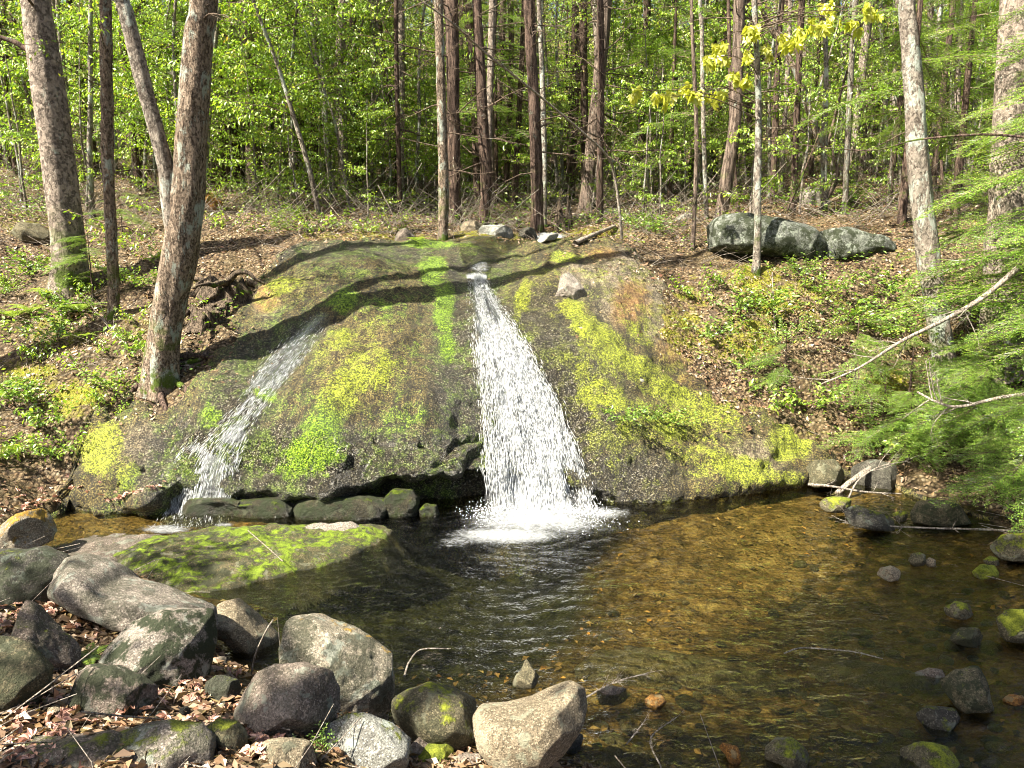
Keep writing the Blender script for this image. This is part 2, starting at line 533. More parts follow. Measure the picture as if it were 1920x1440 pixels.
# normals of the base sheet
def gnorm(X, Y, Z):
    P = np.stack([X, Y, Z], -1)
    n = np.cross(np.gradient(P, axis=1), np.gradient(P, axis=0))
    return n / (np.linalg.norm(n, axis=-1)[..., None] + 1e-9)
GN = gnorm(RX, RY, RZ)
sdr = poly_sd(RX, RY, rock_poly) + .20 * fbm(RX * 2.1, RY * 2.1, 0, 4, 11)
rpx, rpy, _ = project(np.stack([RX, RY, RZ], -1))
rel = .05 * fbm(RX * .9, RY * .9, RZ * .9, 3, 31) + .028 * fbm(RX * 3.1, RY * 2.0, RZ * 3, 4, 32) + .012 * fbm(RX * 12, RY * 9, RZ * 12, 3, 33)
steep = smooth(.9, .3, RZ) * smooth(.6, .2, RY - yfoot(RX))
rel = rel + steep * .05 * fbm(RX * 5, RY * 5, RZ * 7, 3, 35)
rel = rel + .05 * np.abs(noise(RX * 1.3 + .4 * RZ, RY * .8, RZ * 1.6, 37)) + .03 * np.abs(noise(RX * 3.4, RY * 2.2, RZ * 3, 38))
rel = rel - cracks(rpx, rpy)
RP = np.stack([RX, RY, RZ], -1) - GN * 0
sgn = np.sign(GN[..., 2:3].mean())
GN = GN * (1 if sgn > 0 else -1)
RP = RP + GN * rel[..., None]
RP[..., 2] -= np.clip(-sdr * .7, 0, .45) * (RP[..., 2] > .05)
RP[..., 2] += .02 * smooth(0, .2, sdr)

def cells(px, py, spots, soft=.35):
    """how far inside soft ellipses (px, py, rx, ry, degrees, weight) - patches of growth as the photograph shows them"""
    m = np.zeros(px.shape)
    for (cx, cy, ax, ay, an, wt) in spots:
        a = math.radians(an)
        u = (px - cx) * math.cos(a) + (py - cy) * math.sin(a)
        v = -(px - cx) * math.sin(a) + (py - cy) * math.cos(a)
        m = np.maximum(m, wt * (1 - smooth(1 - soft, 1 + soft, np.hypot(u / ax, v / ay))))
    return m
MOSS = [(800, 465, 60, 9, 0, 1), (812, 515, 32, 38, 0, 1), (832, 590, 22, 55, 8, .95), (838, 650, 18, 45, 0, .8), (645, 572, 34, 20, -20, 1), (530, 545, 42, 20, -10, .9), (690, 690, 60, 60, 0, .7),
        (640, 740, 60, 50, -40, .75), (610, 800, 45, 60, 20, .8), (600, 850, 70, 40, 0, .8), (500, 745, 26, 18, 0, .9), (640, 640, 50, 30, -30, .7), (980, 572, 16, 42, 15, .9), (1075, 590, 34, 20, 20, 1), (1110, 625, 75, 26, 38, 1),
        (1180, 690, 70, 26, 30, .95), (1250, 740, 90, 28, 25, .85), (1140, 740, 60, 30, 50, .8), (1100, 740, 25, 60, -20, .8), (1480, 830, 45, 50, 0, 1), (1380, 880, 80, 26, 0, .85), (1300, 860, 70, 25, 0, .8), (190, 845, 50, 60, 20, 1),
        (240, 890, 30, 40, 0, .8), (1060, 488, 34, 10, 0, 1), (870, 470, 60, 6, 0, .6), (560, 890, 90, 25, 0, .6), (700, 500, 60, 12, -10, .55), (440, 800, 30, 40, 30, .5), (400, 790, 30, 26, -30, .8), (1150, 880, 40, 40, 0, .5), (1200, 640, 60, 20, 40, .7), (760, 660, 60, 80, 0, .5), (740, 800, 90, 70, 0, .45), (1040, 530, 30, 60, 0, .5), (1250, 800, 120, 60, 10, .7), (1330, 770, 90, 50, 20, .7), (1120, 680, 60, 90, -10, .6), (690, 620, 120, 50, -20, .55), (1420, 900, 140, 14, 0, .8), (1150, 530, 60, 20, 30, .5), (560, 760, 60, 40, 0, .4)]
WETS = [(560, 860, 240, 60, 0, 1.2), (380, 860, 90, 70, 0, 1.2), (850, 860, 60, 50, 0, 1.1), (895, 520, 60, 60, 0, 1), (1000, 780, 170, 230, 0, 1), (600, 890, 330, 90, 0, 1), (560, 640, 60, 30, -35, 1), (440, 790, 60, 120, 35, 1), (350, 900, 90, 90, 0, 1), (1150, 900, 120, 60, 0, .9), (860, 700, 60, 160, 0, .8), (700, 480, 240, 22, 0, .7), (480, 700, 90, 60, -40, .9), (800, 880, 150, 60, 0, 1)]
DRY = [(1190, 540, 70, 90, 20, 1), (1090, 530, 40, 40, 0, .8), (1250, 620, 80, 50, 30, .8), (1420, 860, 60, 40, 0, .6), (280, 850, 60, 60, 0, .6), (500, 570, 30, 40, 0, .6)]
ORNG = [(500, 565, 30, 30, 0, 1), (180, 840, 30, 40, 0, 1), (1180, 580, 40, 60, 20, 1), (1270, 660, 60, 40, 0, .8), (1130, 480, 40, 15, 0, .8), (1490, 850, 20, 40, 0, .7), (700, 520, 50, 20, 0, .4), (1290, 720, 50, 20, 0, .6)]
at_moss, at_wet, at_dry, at_or = (cells(rpx, rpy, s, .75) for s in (MOSS, WETS, DRY, ORNG))
_mt = smooth(.35, .75, at_moss + .35 * fbm(RX * 6, RY * 5, RZ * 5, 3, 51))
RP = RP + GN * (_mt * (.02 + .012 * fbm(RX * 17, RY * 17, RZ * 17, 2, 52)) + .014 * np.maximum(0, fbm(RX * 9, RY * 7, RZ * 8, 3, 53)))[..., None]
YELL = smooth(900, 1100, rpx) * .8 + cells(rpx, rpy, [(670, 690, 90, 90, 0, .8), (190, 845, 80, 80, 0, .9), (540, 545, 60, 30, 0, .8), (1000, 570, 60, 60, 0, .6)])

def mk_rock_mat():
    m = Mat("slab_rock")
    P = m.geo()
    big = m.noise(P, 2.2, 5, .65, .4)
    mid = m.noise(P, 9, 6, .75, .3)
    fine = m.noise(P, 60, 3, .8)
    sp = m.n("SeparateColor", {0: m.voro(P, 85, "Color")}).outputs[0]
    grain = m.voro(P, 85)
    mo, we, dr, og = (m.attr(k) for k in ("moss", "wet", "dry", "orange"))
    spk = m.math('ADD', m.math('MULTIPLY', sp, .45), m.math('MULTIPLY', fine, .6))
    def tone(*st): return m.ramp(spk, list(st))
    base = tone((.34, (.010, .007, .003)), (.50, (.066, .050, .015)), (.66, (.18, .14, .042)), (.84, (.38, .31, .11)))
    brn = tone((.34, (.009, .006, .005)), (.52, (.060, .039, .024)), (.67, (.16, .115, .065)), (.82, (.42, .34, .20)))
    base = m.mix(m.step(m.math('ADD', m.math('MULTIPLY', big, .6), m.math('MULTIPLY', mid, .5)), .50, .62), base, brn)
    drc = tone((.28, (.05, .035, .02)), (.5, (.19, .15, .095)), (.75, (.48, .41, .30)))
    base = m.mix(m.step(m.math('ADD', dr, m.math('MULTIPLY', m.math('ADD', mid, m.math('MULTIPLY', big, .6)), .9)), .95, 1.35), base, drc)
    base = m.mix(m.math('MULTIPLY', m.step(m.math('ADD', m.math('MULTIPLY', og, .8), mid), .85, 1.2), .8), base, tone((.3, (.12, .05, .01)), (.5, (.30, .15, .04)), (.75, (.5, .3, .1))))
    stk = m.noise(m.scale(P, (5.5, .7, .7)), 1.4, 5, .7, .4)
    base = m.mix(m.math('MULTIPLY', m.step(stk, .52, .60), .75), base, m.mix(.85, base, (.006, .006, .005)))
    wetc = tone((.38, (.004, .0035, .003)), (.54, (.034, .028, .018)), (.68, (.12, .105, .07)), (.8, (.48, .47, .42)))
    base = m.mix(m.math('MULTIPLY', m.step(m.math('ADD', m.math('MULTIPLY', we, .8), m.math('MULTIPLY', mid, .9)), .66, 1.05), .92), base, wetc)
    mg = tone((.32, (.015, .035, .003)), (.5, (.08, .15, .008)), (.74, (.28, .42, .03)))
    my = tone((.32, (.04, .04, .004)), (.5, (.18, .19, .012)), (.74, (.46, .47, .045)))
    dk = m.step(m.noise(P, 4.5, 6, .75, .6), .50, .40)
    base = m.mix(m.math('MULTIPLY', dk, .75), base, m.mix(.72, base, (.006, .007, .004)))
    mc = m.mix(m.math('MULTIPLY', m.attr("yellow"), .85), mg, my)
    mix_ = m.math('ADD', m.math('MULTIPLY', mid, 1.1), m.math('ADD', m.math('MULTIPLY', big, .9), m.math('MULTIPLY', fine, .5)))
    mm = m.step(m.math('ADD', m.math('MULTIPLY', mo, .62), mix_), 1.52, 1.74)
    mm = m.math('MAXIMUM', mm, m.math('MULTIPLY', m.step(mix_, 1.22, 1.45), .6))
    base = m.mix(.16, base, (.012, .008, .004))
    col = m.mix(mm, base, mc)
    rough = m.math('SUBTRACT', .85, m.math('MULTIPLY', we, .55))
    h = m.math('ADD', m.math('MULTIPLY', spk, 1.2), m.math('MULTIPLY', mid, 1.5))
    m.bsdf(col, rough, m.bump(h, 1.0, .035), .5)
    return m.m
M_slab = mk_rock_mat()
sl = mesh_np("rock_slab", RP.reshape(-1, 3), quads=grid_quads(NU, RP.shape[0])[:, ::-1] if False else grid_quads(NU, RP.shape[0]),
             attrs=dict(moss=at_moss.ravel(), wet=at_wet.ravel(), dry=at_dry.ravel(), orange=at_or.ravel(), yellow=np.clip(YELL, 0, 1).ravel()), mat=M_slab)
link("rock_slab", sl, label="great sloping slab of mossy bedrock that the waterfall runs down", cat="rock")

# ground sheet, fine near and coarse far
def spread(a, b, fine, n0, grow):
    v = [0.0]
    s = fine
    while v[-1] < b:
        if v[-1] > n0: s *= grow
        v.append(v[-1] + s)
    return np.array(v)
gxp = spread(0, 75, .04, 6.0, 1.045)
gx = np.concatenate([-gxp[:0:-1], gxp])
gyp = spread(0, 95, .04, 11.5, 1.02)
gy = np.concatenate([np.arange(-8, 1.5, .25), 1.5 + gyp])
GX, GY = np.meshgrid(gx, gy)
GZ = ground_z(GX, GY)
def gz(x, y):
    """quick look-up of the ground height"""
    x, y = np.asarray(x, float), np.asarray(y, float)
    i = np.clip(np.searchsorted(gx, x) - 1, 0, len(gx) - 2)
    j = np.clip(np.searchsorted(gy, y) - 1, 0, len(gy) - 2)
    u = np.clip((x - gx[i]) / (gx[i + 1] - gx[i]), 0, 1)
    v = np.clip((y - gy[j]) / (gy[j + 1] - gy[j]), 0, 1)
    return GZ[j, i] * (1 - u) * (1 - v) + GZ[j, i + 1] * u * (1 - v) + GZ[j + 1, i] * (1 - u) * v + GZ[j + 1, i + 1] * u * v
ct = RP[NB:]
def rz(x, y):
    x, y = np.asarray(x, float), np.asarray(y, float)
    i = np.clip(np.round((x - rx[0]) / .028).astype(int), 0, NU - 1)
    s = y - YL[i] - .01
    j = np.clip(np.searchsorted(tops, s), 0, len(tops) - 1)
    z = ct[j, i, 2]
    return np.where((s < 0) | (s > tops[-1]) | (x < rx[0]) | (x > rx[-1]), -9, z)
def top_z(x, y):
    return np.maximum(gz(x, y), rz(x, y))
def hit(px, py, water=False):
    f = (lambda x, y: np.maximum(top_z(x, y), 0)) if water else top_z
    d = ray(px, py)
    t = np.arange(2.2, 90, .03)
    P = CAM + d * t[:, None]
    b = np.nonzero(P[:, 2] < f(P[:, 0], P[:, 1]))[0]
    return P[b[0]] if len(b) else P[-1]

gpx, gpy, gdep = project(np.stack([GX, GY, GZ], -1))
vis = gdep > .5
g_moss = np.where(vis, cells(gpx, gpy, [(60, 700, 60, 20, 0, .7), (140, 740, 60, 25, 0, .8), (100, 630, 60, 30, 0, .5), (380, 380, 30, 20, 0, 1), (1420, 520, 60, 25, 0, .8), (1330, 800, 90, 60, 0, .4), (1480, 560, 80, 40, 0, .7), (1390, 640, 60, 60, 0, .6),
     (1660, 720, 60, 40, 0, .6), (700, 440, 120, 16, 0, .6), (240, 1000, 120, 20, 0, .3), (1120, 440, 60, 12, 0, .9), (1010, 445, 60, 8, 0, .9), (900, 440, 50, 8, 0, .8), (1300, 620, 70, 60, 0, .5), (40, 420, 60, 20, 0, .5), (130, 760, 60, 30, 0, .6)], .9), 0)
under = smooth(.02, -.03, GZ) * (GY < 9)
depth_shade = np.where(vis, cells(gpx, gpy, [(800, 1130, 330, 190, 0, 1), (950, 1010, 200, 60, 0, 1), (620, 1010, 160, 40, -10, .8), (1760, 965, 150, 34, 0, 1), (1650, 1430, 300, 50, 0, .6), (1250, 1420, 140, 60, 0, .6)], .5), 0)  # painted into the bed colour: darkness of depth and of the shaded shallows
def mk_ground_mat():
    m = Mat("forest_floor")
    P = m.geo()
    big = m.noise(P, .9, 4, .6)
    mid = m.noise(P, 8, 5, .7)
    cell = m.voro(P, 26, "Color")
    cv = m.n("SeparateColor", {0: cell}).outputs[0]
    edge = m.voro(P, 26)
    fine = m.noise(P, 90, 3, .7)
    lit = m.ramp(cv, [(0, (.09, .055, .03)), (.3, (.24, .16, .09)), (.6, (.38, .29, .18)), (.85, (.19, .14, .07)), (1, (.47, .39, .28))])
    lit = m.mix(m.step(edge, .25, .75), lit, (.035, .022, .015))
    lit = m.mix(m.math('MULTIPLY', m.step(big, .45, .65), .35), lit, m.mix(fine, (.07, .055, .02), (.20, .17, .06)))
    soil = m.mix(fine, (.03, .02, .012), (.16, .12, .08))
    lit = m.mix(m.step(m.noise(P, 3.2, 5, .7), .56, .66), lit, soil)
    mo = m.attr("moss")
    mm = m.step(m.math('ADD', m.math('MULTIPLY', mo, .45), m.math('ADD', m.math('MULTIPLY', mid, .9), m.math('ADD', m.math('MULTIPLY', m.noise(P, 2.2, 4), .6), m.math('MULTIPLY', fine, .3)))), 1.04, 1.2)
    lit = m.mix(.35, lit, (.02, .014, .008))
    col = m.mix(mm, lit, m.mix(m.step(fine, .35, .65), (.03, .035, .005), (.28, .27, .03)))
    # bed of the pool: amber sand, stones, dark colour in place of water depth and shade
    st = m.voro(P, 7.5, "Color")
    sv = m.n("SeparateColor", {0: st}).outputs[1]
    bed = m.ramp(m.math('ADD', m.math('MULTIPLY', sv, .18), m.math('ADD', m.math('MULTIPLY', mid, .5), m.math('MULTIPLY', m.noise(m.scale(P, (1, 2.2, 1)), 5, 5, .7, 1.0), .35))), [(.30, (.02, .014, .008)), (.42, (.12, .075, .034)), (.54, (.27, .165, .075)), (.72, (.48, .35, .19))])
    bed = m.mix(m.step(fine, .3, .7), bed, m.mix(.6, bed, (.05, .035, .012)))
    dd = m.step(m.math('ADD', m.attr("depth_shade"), m.math('MULTIPLY', mid, .4)), .35, .95)
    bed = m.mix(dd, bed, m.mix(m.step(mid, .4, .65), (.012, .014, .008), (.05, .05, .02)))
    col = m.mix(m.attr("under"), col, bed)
    h = m.math('ADD', m.math('MULTIPLY', edge, -.7), m.math('ADD', mid, m.math('MULTIPLY', fine, .4)))
    m.bsdf(col, .85, m.bump(h, .9, .04), .2)
    return m.m
M_ground = mk_ground_mat()
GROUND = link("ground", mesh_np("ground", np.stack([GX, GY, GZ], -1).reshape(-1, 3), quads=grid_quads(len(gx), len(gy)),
              attrs=dict(moss=g_moss.ravel(), under=under.ravel(), depth_shade=depth_shade.ravel()), mat=M_ground), kind="structure")
# ------------------------------------------------------------------ stones
import bmesh
_ico = {}
def ico(sub):
    if sub not in _ico:
        b = bmesh.new()
        bmesh.ops.create_icosphere(b, subdivisions=sub, radius=1.0)
        V = np.array([v.co[:] for v in b.verts]); V /= np.linalg.norm(V, axis=1)[:, None]
        T = np.array([[v.index for v in f.verts] for f in b.faces])
        b.free()
        _ico[sub] = (V, T)
    return _ico[sub]

def mk_stone_mat(name, dark, mid_, light, spots, moss=(.05, .075, .012), moss2=(.24, .27, .03), rough=.85):
    m = Mat(name)
    P = m.geo()
    big = m.noise(P, 3.0, 5, .65, .5)
    mid = m.noise(P, 14, 6, .72)
    fine = m.noise(P, 110, 4, .8)
    col = m.ramp(m.math('ADD', m.math('MULTIPLY', big, .5), m.math('MULTIPLY', mid, .5)), [(.34, dark), (.5, mid_), (.66, light)])
    col = m.mix(m.step(fine, .38, .60), m.mix(.5, col, (.03, .028, .022)), col)
    sp = m.n('SeparateColor', {0: m.voro(P, 150, 'Color')}).outputs[0]
    col = m.mix(m.math('MULTIPLY', m.step(sp, .70, .85), .45), col, (.03, .027, .022))
    col = m.mix(m.math('MULTIPLY', m.step(sp, .22, .1), .5), col, tuple(min(1, 1.25 * v) for v in light))
    lic = m.noise(P, 9, 5, .6, .2)
    col = m.mix(m.math('MULTIPLY', m.step(lic, .57, .61), .75), col, m.mix(fine, tuple(.5 * v for v in spots), spots))
    blk = m.noise(P, 6.5, 6, .75)
    col = m.mix(m.math('MULTIPLY', m.step(m.math('ADD', m.math('MULTIPLY', blk, .7), m.math('MULTIPLY', mid, .3)), .47, .53), m.attr("dark_growth", 'OBJECT')), col, m.mix(fine, (.01, .014, .008), (.06, .075, .035)))
    nz = m.n("SeparateXYZ", {0: m.geo("Normal")}).outputs[2]
    mo = m.math('ADD', m.math('MULTIPLY', nz, .25), m.math('ADD', m.math('MULTIPLY', m.noise(P, 5.0, 6, .7), .9), m.attr("moss_amount", 'OBJECT')))
    mm = m.step(m.math('ADD', mo, m.math('MULTIPLY', m.math('SUBTRACT', mid, .5), .5)), .74, .84)
    col = m.mix(mm, col, m.mix(m.step(m.math('ADD', m.math('MULTIPLY', fine, .5), m.math('MULTIPLY', mid, .5)), .38, .62), moss, moss2))
    wz = m.n("SeparateXYZ", {0: P}).outputs[2]
    wet = m.math('MULTIPLY', m.step(m.math('SUBTRACT', wz, m.math('MULTIPLY', mid, .10)), .0, -.06), .7)
    col = m.mix(wet, col, m.mix(.6, col, (.02, .016, .006)))
    r = m.math('SUBTRACT', rough, m.math('MULTIPLY', wet, .5))
    h = m.math('ADD', m.math('MULTIPLY', mid, 1.2), m.math('ADD', m.math('MULTIPLY', fine, .45), m.math('MULTIPLY', mm, .3)))
    m.bsdf(col, r, m.bump(h, 1.0, .05), .3)
    return m.m
M_grey = mk_stone_mat("grey_stone", (.14, .12, .10), (.33, .285, .24), (.56, .50, .43), (.52, .56, .48))
M_brown = mk_stone_mat("brown_stone", (.11, .085, .07), (.27, .215, .175), (.45, .38, .32), (.40, .42, .34))
M_dark = mk_stone_mat("dark_stone", (.03, .028, .024), (.09, .085, .07), (.2, .19, .15), (.26, .30, .24))
M_pale = mk_stone_mat("pale_stone", (.20, .19, .17), (.42, .42, .38), (.62, .63, .58), (.62, .70, .62))
M_tan = mk_stone_mat("tan_stone", (.20, .16, .10), (.42, .34, .23), (.62, .53, .38), (.5, .5, .36))
M_mossy = mk_stone_mat("mossy_stone", (.06, .06, .03), (.16, .14, .08), (.30, .26, .16), (.3, .3, .2), (.05, .08, .008), (.38, .42, .04))
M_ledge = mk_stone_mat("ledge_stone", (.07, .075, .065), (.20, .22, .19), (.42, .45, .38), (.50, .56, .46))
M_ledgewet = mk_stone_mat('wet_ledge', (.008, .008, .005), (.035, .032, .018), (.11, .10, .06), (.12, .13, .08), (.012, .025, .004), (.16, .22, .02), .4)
M_orange = mk_stone_mat("rusty_stone", (.20, .07, .015), (.42, .19, .04), (.60, .32, .08), (.5, .4, .2))

M_rustmoss = mk_stone_mat('rust_moss_stone', (.20, .17, .12), (.42, .37, .28), (.62, .56, .45), (.55, .6, .5), (.14, .06, .01), (.55, .36, .06))
def facet(D, seed, nf, lo, hi):
    r = np.random.default_rng(seed)
    N = rdir(nf, r)
    d = r.uniform(lo, hi, nf)
    dots = D @ N.T
    lim = np.where(dots > .05, d / np.maximum(dots, .05), 9)
    R = np.minimum(lim, 1.0)
    # soft minimum
    k = 26
    return -np.log(np.exp(-k * R).sum(1) + np.exp(-k * 1.0)) / k + math.log(3) / k * .55

def boulder(poly, label, mat, thick=.7, Y=None, base=None, seed=0, sub=5, n=3.3, moss=0.0, dark=0.0, cat="boulder", name="boulder", rough=.035, facets=(15, .62, .95), group=None, back=.25, ctr=None, z0=None, ang_=.36):
    poly = np.array(poly, float)
    cx, cy = ctr if ctr else poly.mean(0)
    if Y is None:
        bx, by = base if base else (cx, poly[:, 1].max())
        p = at_z(bx, by, z0) if z0 is not None else hit(bx, by)
        dep = (p - CAM) @ FW
    else:
        dep = Y / FW[1] * 1.0
        dep = ((at(cx, cy, Y)) - CAM) @ FW
    w = (poly[:, 0].max() - poly[:, 0].min()) / FPX * dep
    h = (poly[:, 1].max() - poly[:, 1].min()) / FPX * dep
    T = thick * min(w, h * 1.4) * .5
    dep = dep + T * back
    D, F = ico(sub)
    s, u, c = D @ RT, D @ UP, -(D @ FW)
    th = np.arctan2(u, s)
    # outline radius
    ang = np.linspace(-math.pi, math.pi, 721)
    R = np.zeros(721)
    rp = poly - [cx, cy]
    rp[:, 1] *= -1
    for i in range(len(rp)):
        a, b = rp[i], rp[(i + 1) % len(rp)]
        e = b - a
        ca, sa = np.cos(ang), np.sin(ang)
        den = ca * e[1] - sa * e[0]
        den = np.where(np.abs(den) < 1e-9, 1e-9, den)
        t = (a[0] * e[1] - a[1] * e[0]) / den
        v = (a[0] * sa - a[1] * ca) / den
        ok = (t > 0) & (v >= -1e-6) & (v <= 1 + 1e-6)
        R = np.maximum(R, np.where(ok, t, 0))
    Rk = np.convolve(np.concatenate([R[-7:-1], R, R[1:7]]), np.ones(5) / 5, 'same')[6:-6]
    R = .35 * R + .65 * Rk
    Rt = np.interp(th, ang, R) / FPX * dep
    q = np.hypot(s, u)
    k = (q ** n + np.abs(c) ** n) ** (-1 / n)
    fc = facet(D, seed + 3, *facets)
    edge = np.abs(c)  # facets bite the faces, not the outline
    fc2 = 1 * (1 - edge) * .6 + fc * (edge + (1 - edge) * .4)
    Lx = (Rt * k * q * (.75 + .25 * fc2 / max(fc2.max(), 1e-6)))
    Lc = k * c * T * fc2
    ctrp = CAM + (FW + RT * (cx - 960) / FPX + UP * (720 - cy) / FPX) * dep
    V = (Lx * np.cos(th))[:, None] * RT + (Lx * np.sin(th))[:, None] * UP - Lc[:, None] * FW
    sc = max(w, h)
    nn = D
    r2 = np.random.default_rng(seed + 50)
    if ang_ > 0:
        V = V * 1.04
        for q in range(14):
            nv = -FW * r2.uniform(.35, 1) + UP * r2.uniform(-.5, 1.0) + RT * r2.normal(0, .8)
            nv /= np.linalg.norm(nv)
            pr = V @ nv
            d = pr.max() * (1 - ang_ * r2.uniform(.3, 1.0))
            ov = np.clip(pr - d, 0, None)
            V = V - ov[:, None] * nv * .93
    f = 2.2 / sc
    o = seed * 3.7
    disp = sc * (rough * fbm(V[:, 0] * f + o, V[:, 1] * f, V[:, 2] * f, 5, seed) + rough * .15 * noise(V[:, 0] * f * 9, V[:, 1] * f * 9, V[:, 2] * f * 9, seed + 2))
    V = V + nn * disp[:, None]
    me = mesh_np(name, V, tris=F, mat=mat)
    return link(name, me, loc=ctrp, label=label, cat=cat, group=group, attr=dict(moss_amount=float(moss), dark_growth=float(dark)))

# foreground and shore
boulder([(103, 1078), (112, 1056), (150, 1052), (195, 1074), (215, 1097), (262, 1111), (310, 1127), (350, 1142), (388, 1149), (392, 1185), (330, 1192), (268, 1172), (200, 1152), (112, 1112)],
        "long pale ridge of rock running down from the left shore to the dark gap", M_grey, 1.0, seed=4, moss=-.3, dark=.55, ctr=(235, 1130), Y=4.35, sub=6, rough=.03, ang_=.15)
boulder([(236, 1178), (300, 1150), (386, 1151), (392, 1175), (390, 1215), (380, 1280), (330, 1288), (255, 1280), (186, 1252), (208, 1213)],
        "angular block of rock with a dark lichened front below the pale ridge", M_grey, .9, seed=41, moss=-.15, dark=1.0, base=(300, 1282), n=4, sub=6, rough=.03)
boulder([(28, 1145), (40, 1130), (55, 1140), (80, 1172), (120, 1200), (150, 1232), (142, 1256), (90, 1265), (55, 1245), (32, 1195)],
        "narrow wedge-shaped grey rock rising out of dead leaves at the left", M_brown, .8, seed=5, dark=.6, n=3, facets=(10, .7, .95))
boulder([(-70, 1045), (0, 1038), (60, 1033), (108, 1052), (112, 1090), (100, 1125), (50, 1155), (-60, 1150)],
        "dark lichen-blotched rock on the left shore below the orange moss boulder", M_dark, 1.0, seed=6, dark=.8, base=(40, 1140))
boulder([(-50, 1000), (0, 975), (30, 962), (62, 955), (80, 973), (93, 1000), (85, 1020), (40, 1038), (-30, 1040)],
        "boulder capped with orange and yellow moss beside the shallow water at the far left", M_rustmoss, 1.0, seed=8, moss=.22, n=3)
boulder([(400, 1150), (415, 1134), (440, 1127), (460, 1143), (490, 1175), (515, 1200), (514, 1222), (480, 1232), (455, 1218), (425, 1192), (400, 1186)],
        "smooth brown rounded stone at the water edge above the dark gap", M_tan, 1.0, seed=9, dark=.2, moss=-.3, rough=.02, ang_=.2)
boulder([(545, 1170), (590, 1164), (640, 1185), (690, 1205), (730, 1238), (734, 1300), (730, 1335), (690, 1348), (640, 1335), (600, 1275), (540, 1255), (536, 1200)],
        "tall pale boulder with rust-orange moss on top at the pool edge", M_rustmoss, .9, seed=20, moss=.02, dark=.7, n=3.2, sub=6, base=(680, 1345))
boulder([(428, 1312), (450, 1280), (500, 1254), (560, 1254), (620, 1275), (637, 1310), (632, 1345), (590, 1372), (530, 1386), (485, 1374), (440, 1340)],
        "round brown-grey speckled boulder in front of the pale tall one", M_brown, .9, seed=11, moss=-.25, dark=.35, n=3, sub=6)
boulder([(120, 1280), (158, 1257), (215, 1259), (255, 1274), (288, 1300), (292, 1322), (250, 1340), (180, 1338), (125, 1330)],
        "low dark mottled rock lying among dead leaves below the big angular boulder", M_brown, .9, seed=12, dark=.95, moss=-.1)
boulder([(-60, 1200), (0, 1196), (42, 1213), (85, 1260), (77, 1300), (50, 1335), (0, 1345), (-60, 1340)],
        "brown moss-stained rock cut by the left edge of the picture", M_mossy, .9, seed=13, dark=.8, moss=-.05, base=(30, 1340))
boulder([(732, 1325), (760, 1299), (800, 1288), (850, 1305), (895, 1330), (898, 1368), (880, 1404), (830, 1412), (780, 1398), (742, 1362)],
        "moss-topped rock wedged between the tall pale boulder and the smooth crescent one", M_mossy, .9, seed=14, moss=.10, dark=.5)
boulder([(887, 1350), (898, 1333), (950, 1329), (1000, 1318), (1040, 1300), (1074, 1288), (1093, 1299), (1097, 1330), (1082, 1367), (1055, 1402), (1010, 1436), (960, 1442), (920, 1424), (895, 1392)],
        "smooth tan crescent-shaped boulder with a raised tip, on the near pool edge", M_tan, .8, seed=15, moss=-.35, dark=.15, n=2.5, sub=6, rough=.012, ang_=.12, ctr=(985, 1372), facets=(8, .85, 1.0))
boulder([(603, 1370), (640, 1347), (690, 1354), (735, 1374), (765, 1402), (760, 1460), (700, 1490), (610, 1490), (598, 1410)],
        "pale greenish-white stone with a mossy foot at the bottom edge", M_pale, .9, seed=16, moss=.0, dark=.2, base=(680, 1438))
boulder([(750, 1362), (770, 1352), (788, 1362), (790, 1382), (776, 1398), (758, 1388)], "small brown cobble tucked behind the pale bottom stone", M_brown, .9, seed=17, sub=4, cat="stone", name="stone")
boulder([(760, 1408), (785, 1386), (803, 1390), (806, 1404), (788, 1424), (768, 1422)], "small wedge-like cobble leaning beside the mossy bottom rocks", M_brown, .9, seed=18, sub=4, cat="stone", name="stone")
boulder([(-30, 1412), (60, 1400), (150, 1398), (182, 1392), (230, 1410), (240, 1470), (0, 1490)], "flat lichen-crusted slab at the bottom left corner", M_brown, 1.2, seed=19, moss=.04, dark=.6, base=(100, 1439))
boulder([(178, 1398), (240, 1378), (300, 1368), (362, 1372), (392, 1400), (395, 1450), (330, 1480), (200, 1480)], "pale blotched rock under the leaf drift at the bottom", M_grey, 1.0, seed=21, moss=.06, dark=.6, base=(300, 1439))
boulder([(372, 1372), (400, 1357), (440, 1358), (462, 1380), (460, 1402), (420, 1412), (385, 1408)], "small mossy rock right of the leaf drift", M_mossy, 1.0, seed=22, moss=.1, dark=.5, sub=5)
boulder([(452, 1420), (490, 1398), (540, 1393), (577, 1403), (590, 1440), (580, 1480), (455, 1480)], "tan rock at the bottom edge below the round brown boulder", M_tan, .9, seed=23, moss=-.05, dark=.5, base=(520, 1438))
boulder([(370, 1290), (400, 1272), (440, 1280), (450, 1300), (430, 1320), (385, 1318)], "dark mossy stone in the shade between the big and the round boulders", M_dark, .9, seed=24, dark=.6, sub=5)
boulder([(1053, 1398), (1072, 1378), (1094, 1380), (1096, 1398), (1078, 1414), (1058, 1414)], "small grey cobble against the right foot of the crescent boulder", M_dark, .9, seed=25, sub=4, cat="stone", name="stone")
boulder([(835, 1440), (860, 1420), (900, 1422), (920, 1440), (915, 1470), (840, 1470)], "reddish stone half out of frame below the crescent boulder", M_brown, .9, seed=26, sub=5, base=(880, 1438), cat="stone", name="stone")
boulder([(770, 1420), (800, 1404), (838, 1398), (852, 1412), (842, 1450), (780, 1460)], "yellow moss cushion stone at the bottom left of the crescent boulder", M_mossy, .9, seed=27, moss=.35, sub=5, base=(810, 1438))
